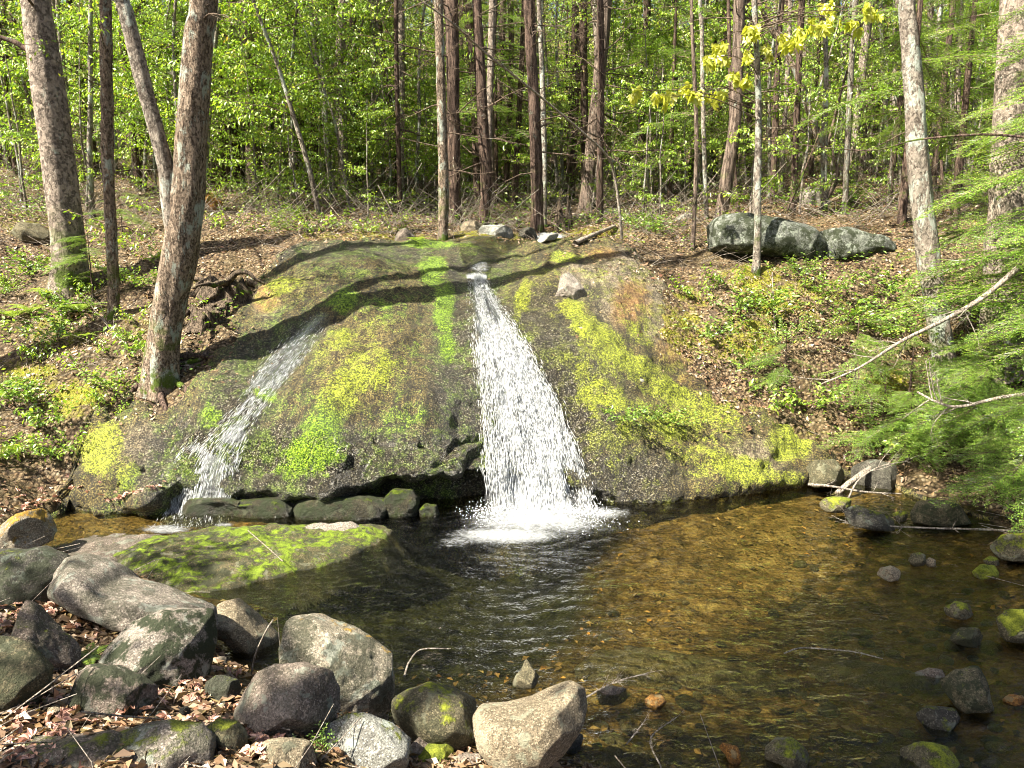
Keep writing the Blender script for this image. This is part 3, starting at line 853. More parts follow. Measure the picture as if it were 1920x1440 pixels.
boulder([(590, 1340), (615, 1336), (630, 1350), (622, 1368), (600, 1370)], "dark stone in the gap under the tall pale boulder", M_dark, .9, seed=28, sub=4, cat="stone", name="stone")
rsm = np.random.default_rng(21)
for i_, (gx_, gy_) in enumerate([(412, 1245), (430, 1262), (396, 1262), (300, 1345), (318, 1352), (345, 1340), (415, 1330), (432, 1345), (100, 1300), (112, 1322), (96, 1340), (520, 1392), (545, 1388), (600, 1352), (716, 1352), (728, 1372), (742, 1290), (750, 1300), (880, 1412), (1100, 1425), (1070, 1432), (1120, 1405), (460, 1390), (400, 1345), (20, 1175), (36, 1160), (110, 1150), (215, 1262), (200, 1255), (60, 1395), (100, 1390), (640, 1345), (690, 1352), (560, 1180), (525, 1235), (522, 1250)]):
    w_ = rsm.uniform(7, 17); h_ = w_ * rsm.uniform(.55, .85)
    pl = [(gx_ + w_ * math.cos(t) * rsm.uniform(.8, 1.1), gy_ - h_ * .5 + h_ * .75 * math.sin(t)) for t in np.linspace(0, 6.28, 9)[:-1]]
    boulder(pl, "small stone wedged between the shore boulders", [M_brown, M_dark, M_tan, M_dark][i_ % 4], .9, seed=300 + i_, sub=3, cat="stone", name="stone", group="small stones wedged between the shore boulders", dark=.5, moss=-.1)
# in the water
boulder([(986, 1240), (996, 1252), (1010, 1272), (1004, 1284), (985, 1290), (955, 1293), (966, 1270), (976, 1262)], "small pointed stone tip standing in the dark pool before the crescent boulder", M_mossy, .9, seed=29, moss=-.0, z0=0, sub=4, cat="stone", name="stone")
boulder([(1442, 1412), (1462, 1392), (1492, 1390), (1517, 1412), (1535, 1455), (1440, 1462)], "dome-shaped moss-covered stone at the bottom edge of the pool", M_mossy, .9, seed=30, moss=.14, base=(1485, 1436), z0=0)
boulder([(1700, 1418), (1738, 1398), (1778, 1404), (1806, 1445), (1790, 1475), (1700, 1475)], "broad mossy stone near the bottom right corner", M_mossy, .9, seed=31, moss=.14, base=(1750, 1438), z0=0)
boulder([(1772, 1285), (1798, 1262), (1842, 1256), (1864, 1290), (1860, 1328), (1800, 1334)], "dark shaded stone with a mossy crown in the right shallows", M_mossy, .9, seed=32, moss=.08, dark=.9, z0=0)
boulder([(1774, 1142), (1795, 1130), (1825, 1136), (1832, 1152), (1800, 1160), (1778, 1156)], "flat green stone in the shaded right shallows", M_mossy, .9, seed=33, moss=.2, z0=0, sub=4)
boulder([(1866, 1030), (1890, 1006), (1930, 1000), (1960, 1020), (1950, 1055), (1880, 1050)], "yellow mossy boulder on the right bank at the picture edge", M_mossy, .9, seed=34, moss=.2, z0=.02)
boulder([(1822, 1074), (1842, 1060), (1868, 1060), (1884, 1074), (1866, 1086), (1832, 1086)], "bright lime-green stone below the right bank boulder", M_mossy, .9, seed=35, moss=.4, z0=0, sub=4)
boulder([(1845, 1052), (1858, 1044), (1875, 1048), (1880, 1058), (1855, 1062)], "little green stone just left of the yellow mossy boulder", M_mossy, .9, seed=36, moss=.2, z0=0, sub=4, cat="stone", name="stone")
boulder([(1704, 1052), (1712, 1040), (1728, 1037), (1740, 1046), (1738, 1060), (1715, 1062)], "yellow cobble standing in shallow water at the right", M_mossy, .9, seed=37, moss=.1, z0=0, sub=4, cat="stone", name="stone")
boulder([(1735, 1054), (1745, 1046), (1758, 1052), (1756, 1062), (1740, 1063)], "tan cobble touching the yellow one in the right shallows", M_tan, .9, seed=38, z0=0, sub=4, cat="stone", name="stone")
boulder([(1645, 1080), (1652, 1066), (1672, 1061), (1690, 1070), (1692, 1084), (1665, 1090)], "amber stone just breaking the surface of the sunlit shallows", M_tan, .9, seed=39, z0=0, sub=4, cat="stone", name="stone")
boulder([(1535, 943), (1555, 933), (1590, 934), (1618, 946), (1610, 958), (1560, 960), (1538, 955)], "low mossy stone by the fallen pale log end", M_mossy, .9, seed=40, moss=.25, z0=0, sub=5)
boulder([(1588, 955), (1610, 948), (1680, 975), (1700, 985), (1690, 995), (1640, 992), (1600, 985)], "flat dark stone lying under the right bank shade", M_dark, .9, seed=41, z0=0, sub=5, moss=.1)
boulder([(1710, 965), (1730, 943), (1780, 940), (1820, 955), (1830, 975), (1770, 985), (1715, 980)], "dark mossy stone in the black water under the hemlock boughs", M_mossy, .9, seed=42, z0=0, moss=-.1, dark=.9)
boulder([(1675, 965), (1690, 957), (1706, 962), (1706, 975), (1684, 978)], "small green stone in black water under the boughs", M_mossy, .9, seed=43, z0=0, moss=.1, sub=4, cat="stone", name="stone")
boulder([(1785, 1200), (1800, 1180), (1830, 1178), (1850, 1196), (1840, 1212), (1800, 1214)], "greenish wet stone by the shaded right bank", M_mossy, .9, seed=44, z0=0, moss=.1, dark=.8, sub=4)
boulder([(1720, 1345), (1745, 1328), (1790, 1332), (1812, 1352), (1790, 1376), (1740, 1376)], "dark algae-covered stone under the shaded water edge near the corner", M_dark, .9, seed=45, z0=-.04, moss=.1, sub=5)
boulder([(1876, 1165), (1893, 1148), (1925, 1145), (1950, 1170), (1940, 1205), (1890, 1200)], "green moss hummock at the right edge of the shallows", M_mossy, .9, seed=46, z0=0.02, moss=.25, sub=5)
boulder([(1343, 1408), (1358, 1398), (1384, 1402), (1388, 1420), (1380, 1436), (1366, 1430), (1362, 1415)], "small bright rusty-orange stone at the bottom of the shallows", M_orange, .8, seed=47, z0=-.02, sub=4, cat="stone", name="stone", moss=-.6)
boulder([(1205, 1316), (1222, 1304), (1240, 1305), (1252, 1318), (1236, 1330), (1210, 1328)], "rounded rusty-orange cobble near the dead twig", M_orange, .8, seed=48, z0=-.02, sub=4, cat="stone", name="stone", moss=-.6)
boulder([(1880, 1314), (1895, 1304), (1925, 1306), (1930, 1320), (1890, 1322)], "flat orange stone at the right edge of the pool", M_orange, .8, seed=49, z0=-.01, sub=4, cat="stone", name="stone", moss=-.6)
boulder([(1120, 1300), (1150, 1288), (1178, 1296), (1180, 1312), (1150, 1320), (1124, 1316)], "grey submerged cobble beside the dead twig", M_brown, .9, seed=50, z0=-.06, sub=4, cat="stone", name="stone", moss=-.6)
boulder([(1700, 1270), (1745, 1255), (1790, 1262), (1780, 1285), (1720, 1292)], "brown flat stone under the shaded shallows", M_brown, .8, seed=51, z0=-.08, sub=4, cat="stone", name="stone", moss=-.6)
# ledges below the slab's lip
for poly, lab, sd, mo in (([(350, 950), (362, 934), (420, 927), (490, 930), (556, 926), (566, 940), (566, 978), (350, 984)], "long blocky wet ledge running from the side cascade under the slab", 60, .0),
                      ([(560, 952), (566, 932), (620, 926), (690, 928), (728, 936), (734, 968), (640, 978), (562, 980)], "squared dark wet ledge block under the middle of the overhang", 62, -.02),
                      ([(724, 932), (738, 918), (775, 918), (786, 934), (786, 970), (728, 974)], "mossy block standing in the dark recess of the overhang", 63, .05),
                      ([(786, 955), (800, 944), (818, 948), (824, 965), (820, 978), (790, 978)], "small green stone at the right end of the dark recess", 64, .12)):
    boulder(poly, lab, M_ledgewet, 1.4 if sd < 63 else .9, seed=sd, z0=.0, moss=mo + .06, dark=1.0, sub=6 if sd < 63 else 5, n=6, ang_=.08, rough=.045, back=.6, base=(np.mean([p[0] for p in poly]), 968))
# the low moss-covered slab in front of the fall
def low_slab(poly, label, top, mat, seed, moss, dark, cat="rock", name="flat_rock", z=0.0, bump_=.5):
    wp = np.array([at_z(a, b, z)[:2] for a, b in poly])
    c = wp.mean(0)
    x0, x1, y0, y1 = wp[:, 0].min() - .1, wp[:, 0].max() + .1, wp[:, 1].min() - .1, wp[:, 1].max() + .1
    xs, ys = np.arange(x0, x1, .018), np.arange(y0, y1, .018)
    X, Y = np.meshgrid(xs, ys)
    s = poly_sd(X, Y, wp) + .04 * fbm(X * 4, Y * 4, 0, 3, seed)
    t = np.clip(s / .35, -1, 1)
    Z = z + top * np.where(t > 0, 1 - (1 - np.clip(t, 0, 1)) ** 2.2, t * 9.0) * (1 + bump_ * fbm(X * 1.8, Y * 1.8, 0, 3, seed + 1)) + .016 * fbm(X * 9, Y * 9, 0, 4, seed + 2)
    V = np.stack([X - c[0], Y - c[1], Z], -1)
    keep = (s > -.12)
    q = grid_quads(len(xs), len(ys))
    q = q[keep.ravel()[q].all(1)]
    used = np.unique(q)
    mp = np.zeros(V.shape[0] * V.shape[1], int); mp[used] = np.arange(len(used))
    return link(name, mesh_np(name, V.reshape(-1, 3)[used], quads=mp[q], mat=mat), loc=(c[0], c[1], 0), label=label, cat=cat, attr=dict(moss_amount=moss, dark_growth=dark))
low_slab([(205, 1078), (215, 1040), (290, 1006), (400, 988), (500, 986), (600, 985), (700, 984), (740, 994), (716, 1020), (640, 1050), (560, 1072), (480, 1088), (430, 1104), (340, 1116), (255, 1112)],
         "wide low rock carpeted in bright green moss at the foot of the side cascade", .075, mk_stone_mat("moss_carpet", (.05, .05, .02), (.12, .11, .04), (.25, .2, .12), (.3, .3, .2), (.015, .035, .003), (.30, .42, .03)), 71, .08, .8)
low_slab([(550, 1000), (600, 986), (660, 986), (700, 998), (680, 1012), (600, 1018), (560, 1012)], "bare pinkish stone lying on the green moss carpet", .17, M_grey, 72, -.5, .1)
low_slab([(90, 1030), (150, 1005), (240, 1000), (300, 1004), (250, 1030), (215, 1070), (150, 1062), (100, 1045)], "wet brown bedrock awash beside the left shore", .035, M_brown, 73, -.1, .4)
low_slab([(1640, 1245), (1560, 1232), (1500, 1236), (1520, 1262), (1600, 1275), (1690, 1280), (1720, 1262)], "flat amber slab under the sunlit shallows", .05, M_tan, 74, -.6, .2, z=-.11)
low_slab([(1105, 1235), (1180, 1262), (1290, 1262), (1400, 1290), (1480, 1280), (1420, 1240), (1250, 1222), (1130, 1215)], "long submerged ledge of brown stone across the shallows", .05, M_tan, 75, -.6, .3, z=-.13)
# upstream and right bank
boulder([(1336, 420), (1350, 408), (1395, 406), (1440, 414), (1490, 426), (1537, 442), (1538, 480), (1520, 497), (1440, 483), (1370, 476), (1338, 466)],
        "long grey-green lichen boulder on the right bank behind the thin pale tree", M_ledge, 1.0, seed=81, Y=11.35, dark=.95, moss=-.3, n=4, sub=6, facets=(10, .75, .95), ang_=.1)
boulder([(1532, 434), (1580, 428), (1640, 443), (1678, 456), (1680, 476), (1600, 490), (1545, 495)],
        "shaded right half of the cleft lichen boulder", M_ledge, 1.0, seed=82, Y=11.3, dark=.95, moss=-.2, n=3.5, ang_=.1)
boulder([(1483, 392), (1495, 362), (1520, 348), (1550, 350), (1562, 375), (1555, 398), (1510, 402)], "rounded grey boulder up the right slope beside the forked tree", M_grey, .9, seed=83, Y=15.5, dark=.5)
boulder([(884, 436), (905, 424), (940, 419), (962, 428), (966, 446), (950, 456), (905, 452)], "white lichen-covered stone at the brink of the stream", M_pale, .9, seed=84, dark=.3, moss=-.3, Y=12.2)
boulder([(853, 430), (870, 413), (895, 414), (912, 428), (900, 440), (862, 440)], "brown rounded stone left of the white one at the brink", M_tan, .9, seed=85, dark=.2, Y=12.7)
boulder([(735, 452), (745, 432), (768, 428), (780, 440), (776, 458), (745, 462)], "small brown rock on the left brink of the slab", M_brown, .9, seed=86, dark=.3, Y=11.7, sub=4)
boulder([(958, 448), (975, 430), (1000, 426), (1010, 440), (1000, 452)], "dark stone right of the white one in the stream", M_dark, .9, seed=87, dark=.3, Y=12.4, sub=4)
boulder([(1110, 402), (1130, 388), (1160, 390), (1175, 402), (1150, 412), (1115, 412)], "dark rounded stone across the shaded stream inlet", M_dark, .9, seed=88, Y=15.2, moss=.05, sub=4)
boulder([(1262, 412), (1275, 398), (1305, 400), (1312, 416), (1285, 424)], "grey stone among saplings on the right brink", M_grey, .9, seed=89, Y=13.2, sub=4)
boulder([(1038, 562), (1052, 520), (1070, 508), (1088, 530), (1114, 566), (1080, 564), (1060, 556)], "raised pale flake of bare rock above the crack in the slab", M_grey, .5, seed=90, moss=-.4, sub=5, back=.8, n=3.5)
boulder([(372, 396), (378, 368), (395, 360), (415, 378), (420, 398)], "orange-mossed rock behind the twin-stemmed tree", M_orange, .9, seed=91, Y=14, moss=.1, sub=4)
boulder([(5, 440), (30, 420), (70, 418), (92, 438), (80, 455), (20, 458)], "mossy hump of rock at the far left slope", M_mossy, .9, seed=92, moss=.0, sub=4)
boulder([(1190, 712), (1200, 706), (1212, 712), (1206, 720)], "tiny white stone on the right moss of the slab", M_pale, .9, seed=93, moss=-.6, sub=3, cat="stone", name="stone")
boulder([(1600, 880), (1640, 862), (1680, 872), (1690, 905), (1640, 925), (1600, 915)], "dark undercut rock in the hollow beneath the hemlock boughs", M_dark, .9, seed=94, sub=5)
boulder([(1505, 880), (1530, 862), (1570, 860), (1592, 890), (1580, 912), (1520, 912)], "brown rounded end rock of the slab at the right water edge", M_mossy, .9, seed=95, moss=-.05, dark=.4, Y=8.15)

# small loose stones on the bed, by the shore
r0 = np.random.default_rng(5)
small = []
for i, mt in enumerate((M_brown, M_tan, M_dark, M_mossy, M_brown)):
    D, F = ico(3)
    k = facet(D, 200 + i, 14, .75, .95)
    V = D * k[:, None] * [1, .8, .55] + .06 * D * fbm(D[:, 0] * 2, D[:, 1] * 2, D[:, 2] * 2 + i, 3, i)[:, None]
    small.append(mesh_np("pebble", V, tris=F, mat=mt))
cnt = 0
while cnt < 150:
    px, py = r0.uniform(1120, 1900), 1440 - 440 * abs(r0.normal(0, .42))
    if py < 960: continue
    p = hit(px, py)
    if p[2] > .05: continue
    s = r0.uniform(.025, .075) * (1.3 if cnt < 30 else 1)
    zn = "near the forked dead twig" if px < 1350 and py > 1230 else "in the sunlit middle of the shallows" if py < 1200 and px < 1600 else "in the shade by the bottom edge" if py > 1300 else "toward the shaded right bank"
    kd = ["brown", "tan", "dark", "mossy", "brown"][cnt % 5]
    o = link("pebble", small[cnt % 5], loc=(p[0], p[1], gz(p[0], p[1]) + s * .15), label="small %s stone on the pool bed %s" % (kd, zn), cat="stone", group="small %s stones on the bed %s" % (kd, zn),
             attr=dict(moss_amount=-.3, dark_growth=.3))
    o.scale = (s * r0.uniform(.8, 1.4), s, s * .8)
    o.rotation_euler = (0, 0, r0.uniform(0, 6.28))
    cnt += 1

# ------------------------------------------------------------------ water
def mk_water(name='pool_water', tint=(.68, .68, .46, 1)):
    m = Mat(name)
    P = m.geo()
    st = m.scale(P, (1, 1.7, 1))
    n1 = m.noise(st, 5.5, 4, .6, .6)
    n2 = m.noise(st, 26, 3, .6, .4)
    ag = m.attr("agitation")
    h = m.math('MULTIPLY', m.math('ADD', n1, m.math('MULTIPLY', n2, .22)), m.math('ADD', .75, ag))
    bn = m.bump(h, .8, .05)
    fr = m.n("Fresnel", {"IOR": 1.34, "Normal": bn}).outputs[0]
    tr = m.n("BsdfTransparent", {"Color": tint}).outputs[0]
    gl = m.n("BsdfGlossy", {"Color": (1, 1, 1, 1), "Roughness": .03, "Normal": bn}).outputs[0]
    w = m.n("MixShader", {0: fr, 1: tr, 2: gl}).outputs[0]
    fo = m.attr("foam")
    fn = m.noise(m.scale(P, (1, 1.6, 1)), 16, 7, .8, 1.0)
    fm = m.step(m.math('ADD', fo, m.math('MULTIPLY', fn, 1.3)), .93, 1.38)
    fd = m.n("BsdfPrincipled", {"Base Color": (.55, .58, .6, 1), "Roughness": .5, "Normal": m.bump(fn, 1.0, .10)}).outputs[0]
    m.surf(m.n("MixShader", {0: fm, 1: w, 2: fd}).outputs[0])
    return m.m
wx, wy = np.arange(-5.4, 6.6, .026), np.arange(2.3, 8.9, .026)
WX, WY = np.meshgrid(wx, wy)
S0 = at_z(1005, 975, 0)
S1 = at_z(325, 985, 0)
r = np.hypot(WX - S0[0], WY - S0[1])
ph = 5.0 * fbm(WX * 1.5, WY * 1.5, 0, 3, 41)
dirf = smooth(1.6, .2, np.abs(WX - S0[0] + (S0[1] - WY) * .05) / (1 + .3 * r))
ring = np.sin(2 * math.pi * r / .19 + ph) * .010 * np.exp(-r / 3.0) * smooth(.3, .7, r) * dirf * (1 + .6 * fbm(WX * 3, WY * 3, 0, 2, 45))
chop = .010 * fbm(WX * 3.0, WY * 5.5, 0, 3, 42) * (.3 + dirf * np.exp(-r / 3)) + .0022 * fbm(WX * 12, WY * 20, 0, 2, 43)
WZ = ring + chop + .05 * np.exp(-(r / .35) ** 2) * (1 + fbm(WX * 9, WY * 9, 0, 3, 44))
foam = .70 * np.exp(-((WX - S0[0]) / .66) ** 2 - (np.maximum(np.abs(WY - S0[1] + .02) - .10, 0) / .30) ** 2) * 1.1
fpx, fpy, _ = project(np.stack([WX, WY, WZ], -1))
foam = np.maximum(foam, cells(fpx, fpy, [(950, 1003, 100, 16, 0, .72), (1120, 962, 60, 12, 0, .6), (870, 1012, 60, 14, -10, .42), (310, 992, 45, 9, 0, .6), (420, 984, 20, 5, 0, .5), (1000, 1040, 150, 40, 0, .24)], .8))
agit = np.clip(dirf * np.exp(-r / 2.8) * 2.4 + .25 * smooth(1100, 1500, fpx) * smooth(1300, 1100, fpy), 0, 2)
link("pool_water", mesh_np("pool_water", np.stack([WX, WY, WZ], -1).reshape(-1, 3), quads=grid_quads(len(wx), len(wy)), attrs=dict(foam=foam.ravel(), agitation=agit.ravel()), mat=mk_water()), kind="structure")

def mk_fall(name, dens):
    m = Mat(name)
    uv = m.n("UVMap").outputs[0]
    a = m.noise(m.scale(uv, (42, 4.5, 1)), 1, 6, .72, .6)
    b = m.noise(m.scale(uv, (5, 2.4, 1)), 1, 4, .6, .4)
    c = m.noise(m.scale(uv, (150, 16, 1)), 1, 4, .75)
    e = m.attr("edge")
    f = m.step(m.math('ADD', m.math('ADD', m.math('MULTIPLY', a, .5), m.math('MULTIPLY', b, .5)), m.math('ADD', m.math('MULTIPLY', c, .35), m.math('MULTIPLY', e, dens + .22))), 1.03, 1.22)
    bn = m.bump(m.math('ADD', a, m.math('MULTIPLY', c, .5)), 1.0, .05)
    wh = m.n("BsdfPrincipled", {"Base Color": (.58, .62, .67, 1), "Roughness": .3, "Specular IOR Level": .5, "Normal": bn}).outputs[0]
    tl = m.n("BsdfTranslucent", {"Color": (.9, .93, .95, 1)}).outputs[0]
    wh = m.n("MixShader", {0: .25, 1: wh, 2: tl}).outputs[0]
    tr = m.n("BsdfTransparent", {"Color": (.9, .92, .9, 1)}).outputs[0]
    gl = m.n("BsdfGlossy", {"Color": (1, 1, 1, 1), "Roughness": .12, "Normal": bn}).outputs[0]
    th = m.n("MixShader", {0: m.n("Fresnel", {"IOR": 1.33, "Normal": bn}).outputs[0], 1: tr, 2: gl}).outputs[0]
    th = m.n('MixShader', {0: m.step(e, .0, .5), 1: m.n('BsdfTransparent').outputs[0], 2: th}).outputs[0]
    m.surf(m.n("MixShader", {0: f, 1: th, 2: wh}).outputs[0])
    return m.m
M_drop = Mat("white_water")
_w = M_drop.n("BsdfPrincipled", {"Base Color": (.75, .78, .8, 1), "Roughness": .25}).outputs[0]
_t = M_drop.n("BsdfTranslucent", {"Color": (.9, .93, .95, 1)}).outputs[0]
M_drop.surf(M_drop.n("MixShader", {0: .3, 1: _w, 2: _t}).outputs[0])
M_drop = M_drop.m

def fall(name, label, rows, n_streak, dens, lip_drop, seed, thick=.05):
    """rows: (py, px_left, px_right) from the brink down to the foot; below the lip the sheet drops free"""
    rows = np.array(rows, float)
    nv, nu = 60, 15
    pys = np.linspace(rows[0, 0], rows[-1, 0], nv)
    G = np.zeros((nv, nu, 3))
    for j in range(nu):
        u = j / (nu - 1)
        last = None
        for i, py in enumerate(pys):
            L, R = np.interp(py, rows[:, 0], rows[:, 1]), np.interp(py, rows[:, 0], rows[:, 2])
            px = L + (R - L) * u
            d = ray(px, py)
            lipY = None
            p = hit(px, py)
            if last is not None and (p[1] > last[1] + .02 or p[2] < .02 or last_free):
                k = py - last_py0
                Yn = last_Y0 - lip_drop * min(k / 60, 1.3)
                p = at(px, py, Yn)
                if p[2] < -.02: p = at_z(px, py, -.02)
                last_free = True
            else:
                last_free = False
                last_py0, last_Y0 = py, p[1]
            last = p
            G[i, j] = p
    G2 = G.copy()
    for _ in range(2):
        G2[1:-1] = (G2[:-2] + 2 * G2[1:-1] + G2[2:]) / 4
        G2[:, 1:-1] = (G2[:, :-2] + 2 * G2[:, 1:-1] + G2[:, 2:]) / 4
    G = G2
    NV, NUU = 260, 90
    vi, ui = np.linspace(0, nv - 1.001, NV), np.linspace(0, nu - 1.001, NUU)
    i0, j0 = vi.astype(int), ui.astype(int)
    a, b = (vi - i0)[:, None, None], (ui - j0)[None, :, None]
    S = G[i0][:, j0] * (1 - a) * (1 - b) + G[i0 + 1][:, j0] * a * (1 - b) + G[i0][:, j0 + 1] * (1 - a) * b + G[i0 + 1][:, j0 + 1] * a * b
    uu = np.broadcast_to(np.linspace(0, 1, NUU), (NV, NUU))
    leng = np.concatenate([[0], np.cumsum(np.linalg.norm(np.diff(S[:, NUU // 2], axis=0), axis=1))])
    vv = np.broadcast_to(leng[:, None], (NV, NUU))
    wid = np.linalg.norm(S[:, -1] - S[:, 0], axis=1)[:, None]
    off = thick * (.55 + .45 * np.sin(uu * math.pi)) + thick * (.5 * fbm(uu * 16, vv * 3, seed, 4, seed) + .8 * np.maximum(fbm(uu * 5, vv * 2.0, 2, 3, seed + 3), 0))
    tocam = CAM - S
    tocam /= np.linalg.norm(tocam, axis=-1)[..., None]
    nrm = tocam * .6 + np.array([0, 0, .55])
    nrm /= np.linalg.norm(nrm, axis=-1)[..., None]
    V = S + nrm * off[..., None]
    edge = smooth(0, .26, np.minimum(uu, 1 - uu) + .06 * fbm(uu * 3, vv * 5, 0, 3, seed + 9)) * ((.55 + .45 * smooth(.1, .6, vv / leng[-1])) if thick > .03 else 1) * (smooth(-.02, .25, vv / leng[-1] + .1) if thick > .03 else smooth(0, .4, vv / leng[-1] + .12 * fbm(uu * 5, vv, 0, 2, seed)))
    org = V[-1, NUU // 2].copy(); org[2] = 0
    root = link(name, None, loc=org, label=label, cat="waterfall")
    link("water_sheet", mesh_np("water_sheet", (V - org).reshape(-1, 3), quads=grid_quads(NUU, NV), attrs=dict(edge=edge.ravel()), uv=np.stack([uu * max(wid.mean(), .3), vv], -1).reshape(-1, 2), mat=mk_fall(name + "_sheet", dens)), root)
    rr = np.random.default_rng(seed)
    M = n_streak
    ii = (NV - 2) * rr.uniform(0, 1, M) ** .9
    jj = (NUU - 1) * np.clip(.5 + rr.uniform(-.5, .5, M) * (.9 + .1 * rr.uniform(0, 1, M)), 0, .999)
    ok = (rr.uniform(0, 1, M) < smooth(0, .5 if thick < .03 else .05, ii / NV + .05)) & (fbm(jj / NUU * 6, vv[ii.astype(int), 0] * 2.0, 1, 3, seed + 7) + rr.uniform(-.6, .6, M) > -.25)
    ii, jj = ii[ok], jj[ok]
    M = len(ii)
    i_, j_ = ii.astype(int), jj.astype(int)
    Pp = V[i_, j_] + nrm[i_, j_] * rr.exponential(.5 * thick, M)[:, None] * 1.0 + rdir(M, rr) * .012 + np.outer(rr.normal(0, .035, M) * (np.abs(jj / NUU - .5) > .36), [1, 0, 0])
    Dn = V[np.minimum(i_ + 2, NV - 1), j_] - V[i_, j_]
    Dn = Dn / (np.linalg.norm(Dn, axis=1)[:, None] + 1e-9) + rdir(M, rr) * .15
    Dn /= np.linalg.norm(Dn, axis=1)[:, None]
    Ls = rr.uniform(.015, .07, M) * (1 + 1.5 * (ii / NV))
    Wd = rr.uniform(.0012, .0034, M)
    A = np.cross(Dn, rdir(M, rr)); A /= np.linalg.norm(A, axis=1)[:, None]
    B = np.cross(Dn, A)
    ks = [0, 2.094, 4.189]
    ring_ = [Pp + Dn * (Ls * .5)[:, None] + (math.cos(k) * A + math.sin(k) * B) * Wd[:, None] for k in ks]
    VV = np.stack([Pp] + ring_ + [Pp + Dn * Ls[:, None]], 1)
    bb = np.arange(M)[:, None] * 5
    T = np.concatenate([bb + t for t in ([0, 2, 1], [0, 3, 2], [0, 1, 3], [4, 1, 2], [4, 2, 3], [4, 3, 1])])
    link("flying_water", mesh_np("flying_water", VV.reshape(-1, 3) - org, tris=T, mat=M_drop), root, kind="stuff")
    return root, V
mf, MV = fall("waterfall", "broad white waterfall fanning out down the middle of the mossy slab into the pool",
     [(520, 884, 906), (560, 883, 926), (600, 882, 955), (670, 892, 998), (744, 902, 1040), (818, 909, 1070), (892, 909, 1100), (965, 908, 1122)], 22000, .22, .2, 5)
fall("waterfall", "thin side cascade curving down the left part of the slab",
     [(588, 580, 640), (640, 530, 600), (690, 480, 560), (740, 450, 515), (790, 400, 485), (835, 348, 462), (870, 325, 446), (905, 312, 440), (945, 303, 432), (990, 288, 428)], 5200, -.05, .12, 6, .012)
fall("waterfall", "small trickle dropping over the ledge just right of the side cascade",
     [(845, 425, 470), (880, 418, 452), (915, 412, 446), (950, 408, 436), (985, 404, 430)], 600, -.14, .1, 7, .01)
# spray and foam lumps at the foot
bag = Bag()
D2, F2 = ico(1)
rs = np.random.default_rng(3)
for k in range(2600):
    a = rs.uniform(0, 1)
    c = MV[-1, int(rs.uniform(0, 89))] + [0, 0, 0]
    p = np.array([c[0] + rs.normal(0, .12), c[1] + .05 - abs(rs.normal(0, .22)), max(.0, rs.exponential(.04))])
    bag.add(D2 * rs.uniform(.002, .007) + p, T=F2)
link("spray_droplets", bag.mesh("spray_droplets", M_drop), kind="stuff", label="white droplets thrown up where the waterfall meets the pool", cat="spray")

# thin stream on the crest
cw = []
pts = [hit(a, b) for a, b in ((893, 528), (896, 500), (900, 478), (915, 458), (975, 447), (1040, 436), (1075, 418), (1110, 400))]
cp = catmull(pts, 80)
wd = np.interp(np.linspace(0, 1, 80), [0, .2, .5, 1], [.12, .22, .45, .5])
t = np.gradient(cp[:, :2], axis=0); t /= np.linalg.norm(t, axis=1)[:, None]
sx = np.stack([t[:, 1], -t[:, 0]], 1)
ug = np.linspace(-1, 1, 15)
XY = cp[:, None, :2] + sx[:, None, :] * (ug[None, :, None] * wd[:, None, None])
zc = top_z(XY[..., 0], XY[..., 1])
zl = np.minimum(zc, zc[:, 6:9].mean(1)[:, None] + .02) + .022 + .008 * fbm(XY[..., 0] * 9, XY[..., 1] * 9, 0, 3, 9)
V = np.concatenate([XY, zl[..., None]], -1)
fo = cells(*project(V)[:2], [(1030, 446, 28, 10, 0, 1.0), (893, 522, 26, 10, 0, .8), (900, 500, 20, 12, 0, .45)], .6)
link("stream_water", mesh_np("stream_water", V.reshape(-1, 3), quads=grid_quads(15, 80), attrs=dict(foam=fo.ravel(), agitation=np.full(fo.size, .6)), mat=mk_water('stream_water', (.9, .9, .82, 1))), kind="structure")
boulder([(1000, 452), (1012, 441), (1035, 436), (1052, 440), (1040, 450), (1015, 456)], "bright white stone in the stream just above the brink", M_pale, .9, seed=96, moss=-.6, sub=4, cat="stone", name="stone")
# ------------------------------------------------------------------ bark and leaves
B_beech = lichen_bark("beech_bark", (.15, .12, .10), (.43, .36, .30), (.50, .55, .47), .15, (9, 9, 4), .6)
B_flaky = lichen_bark("flaky_bark", (.08, .055, .04), (.42, .33, .25), (.46, .50, .43), .42, (22, 22, 5), .5)
B_hem = lichen_bark("hemlock_bark", (.045, .03, .025), (.20, .14, .11), (.24, .28, .23), .10, (16, 16, 1.6), .3)
B_pale = lichen_bark("lichen_bark", (.15, .12, .10), (.36, .32, .27), (.48, .52, .46), .45, (12, 12, 4), .4)
B_red = lichen_bark("red_brown_bark", (.07, .05, .04), (.27, .21, .17), (.30, .32, .27), .06, (15, 15, 1.3), .3)
B_twig = lichen_bark("twig_bark", (.10, .07, .05), (.26, .20, .15), (.4, .42, .36), .2)
B_dead = lichen_bark("dead_wood", (.28, .23, .18), (.58, .52, .45), (.6, .62, .56), .1, (30, 30, 3))
B_rot = lichen_bark("rotten_wood", (.04, .03, .022), (.22, .17, .125), (.4, .36, .2), .1, (20, 20, 3), .05)

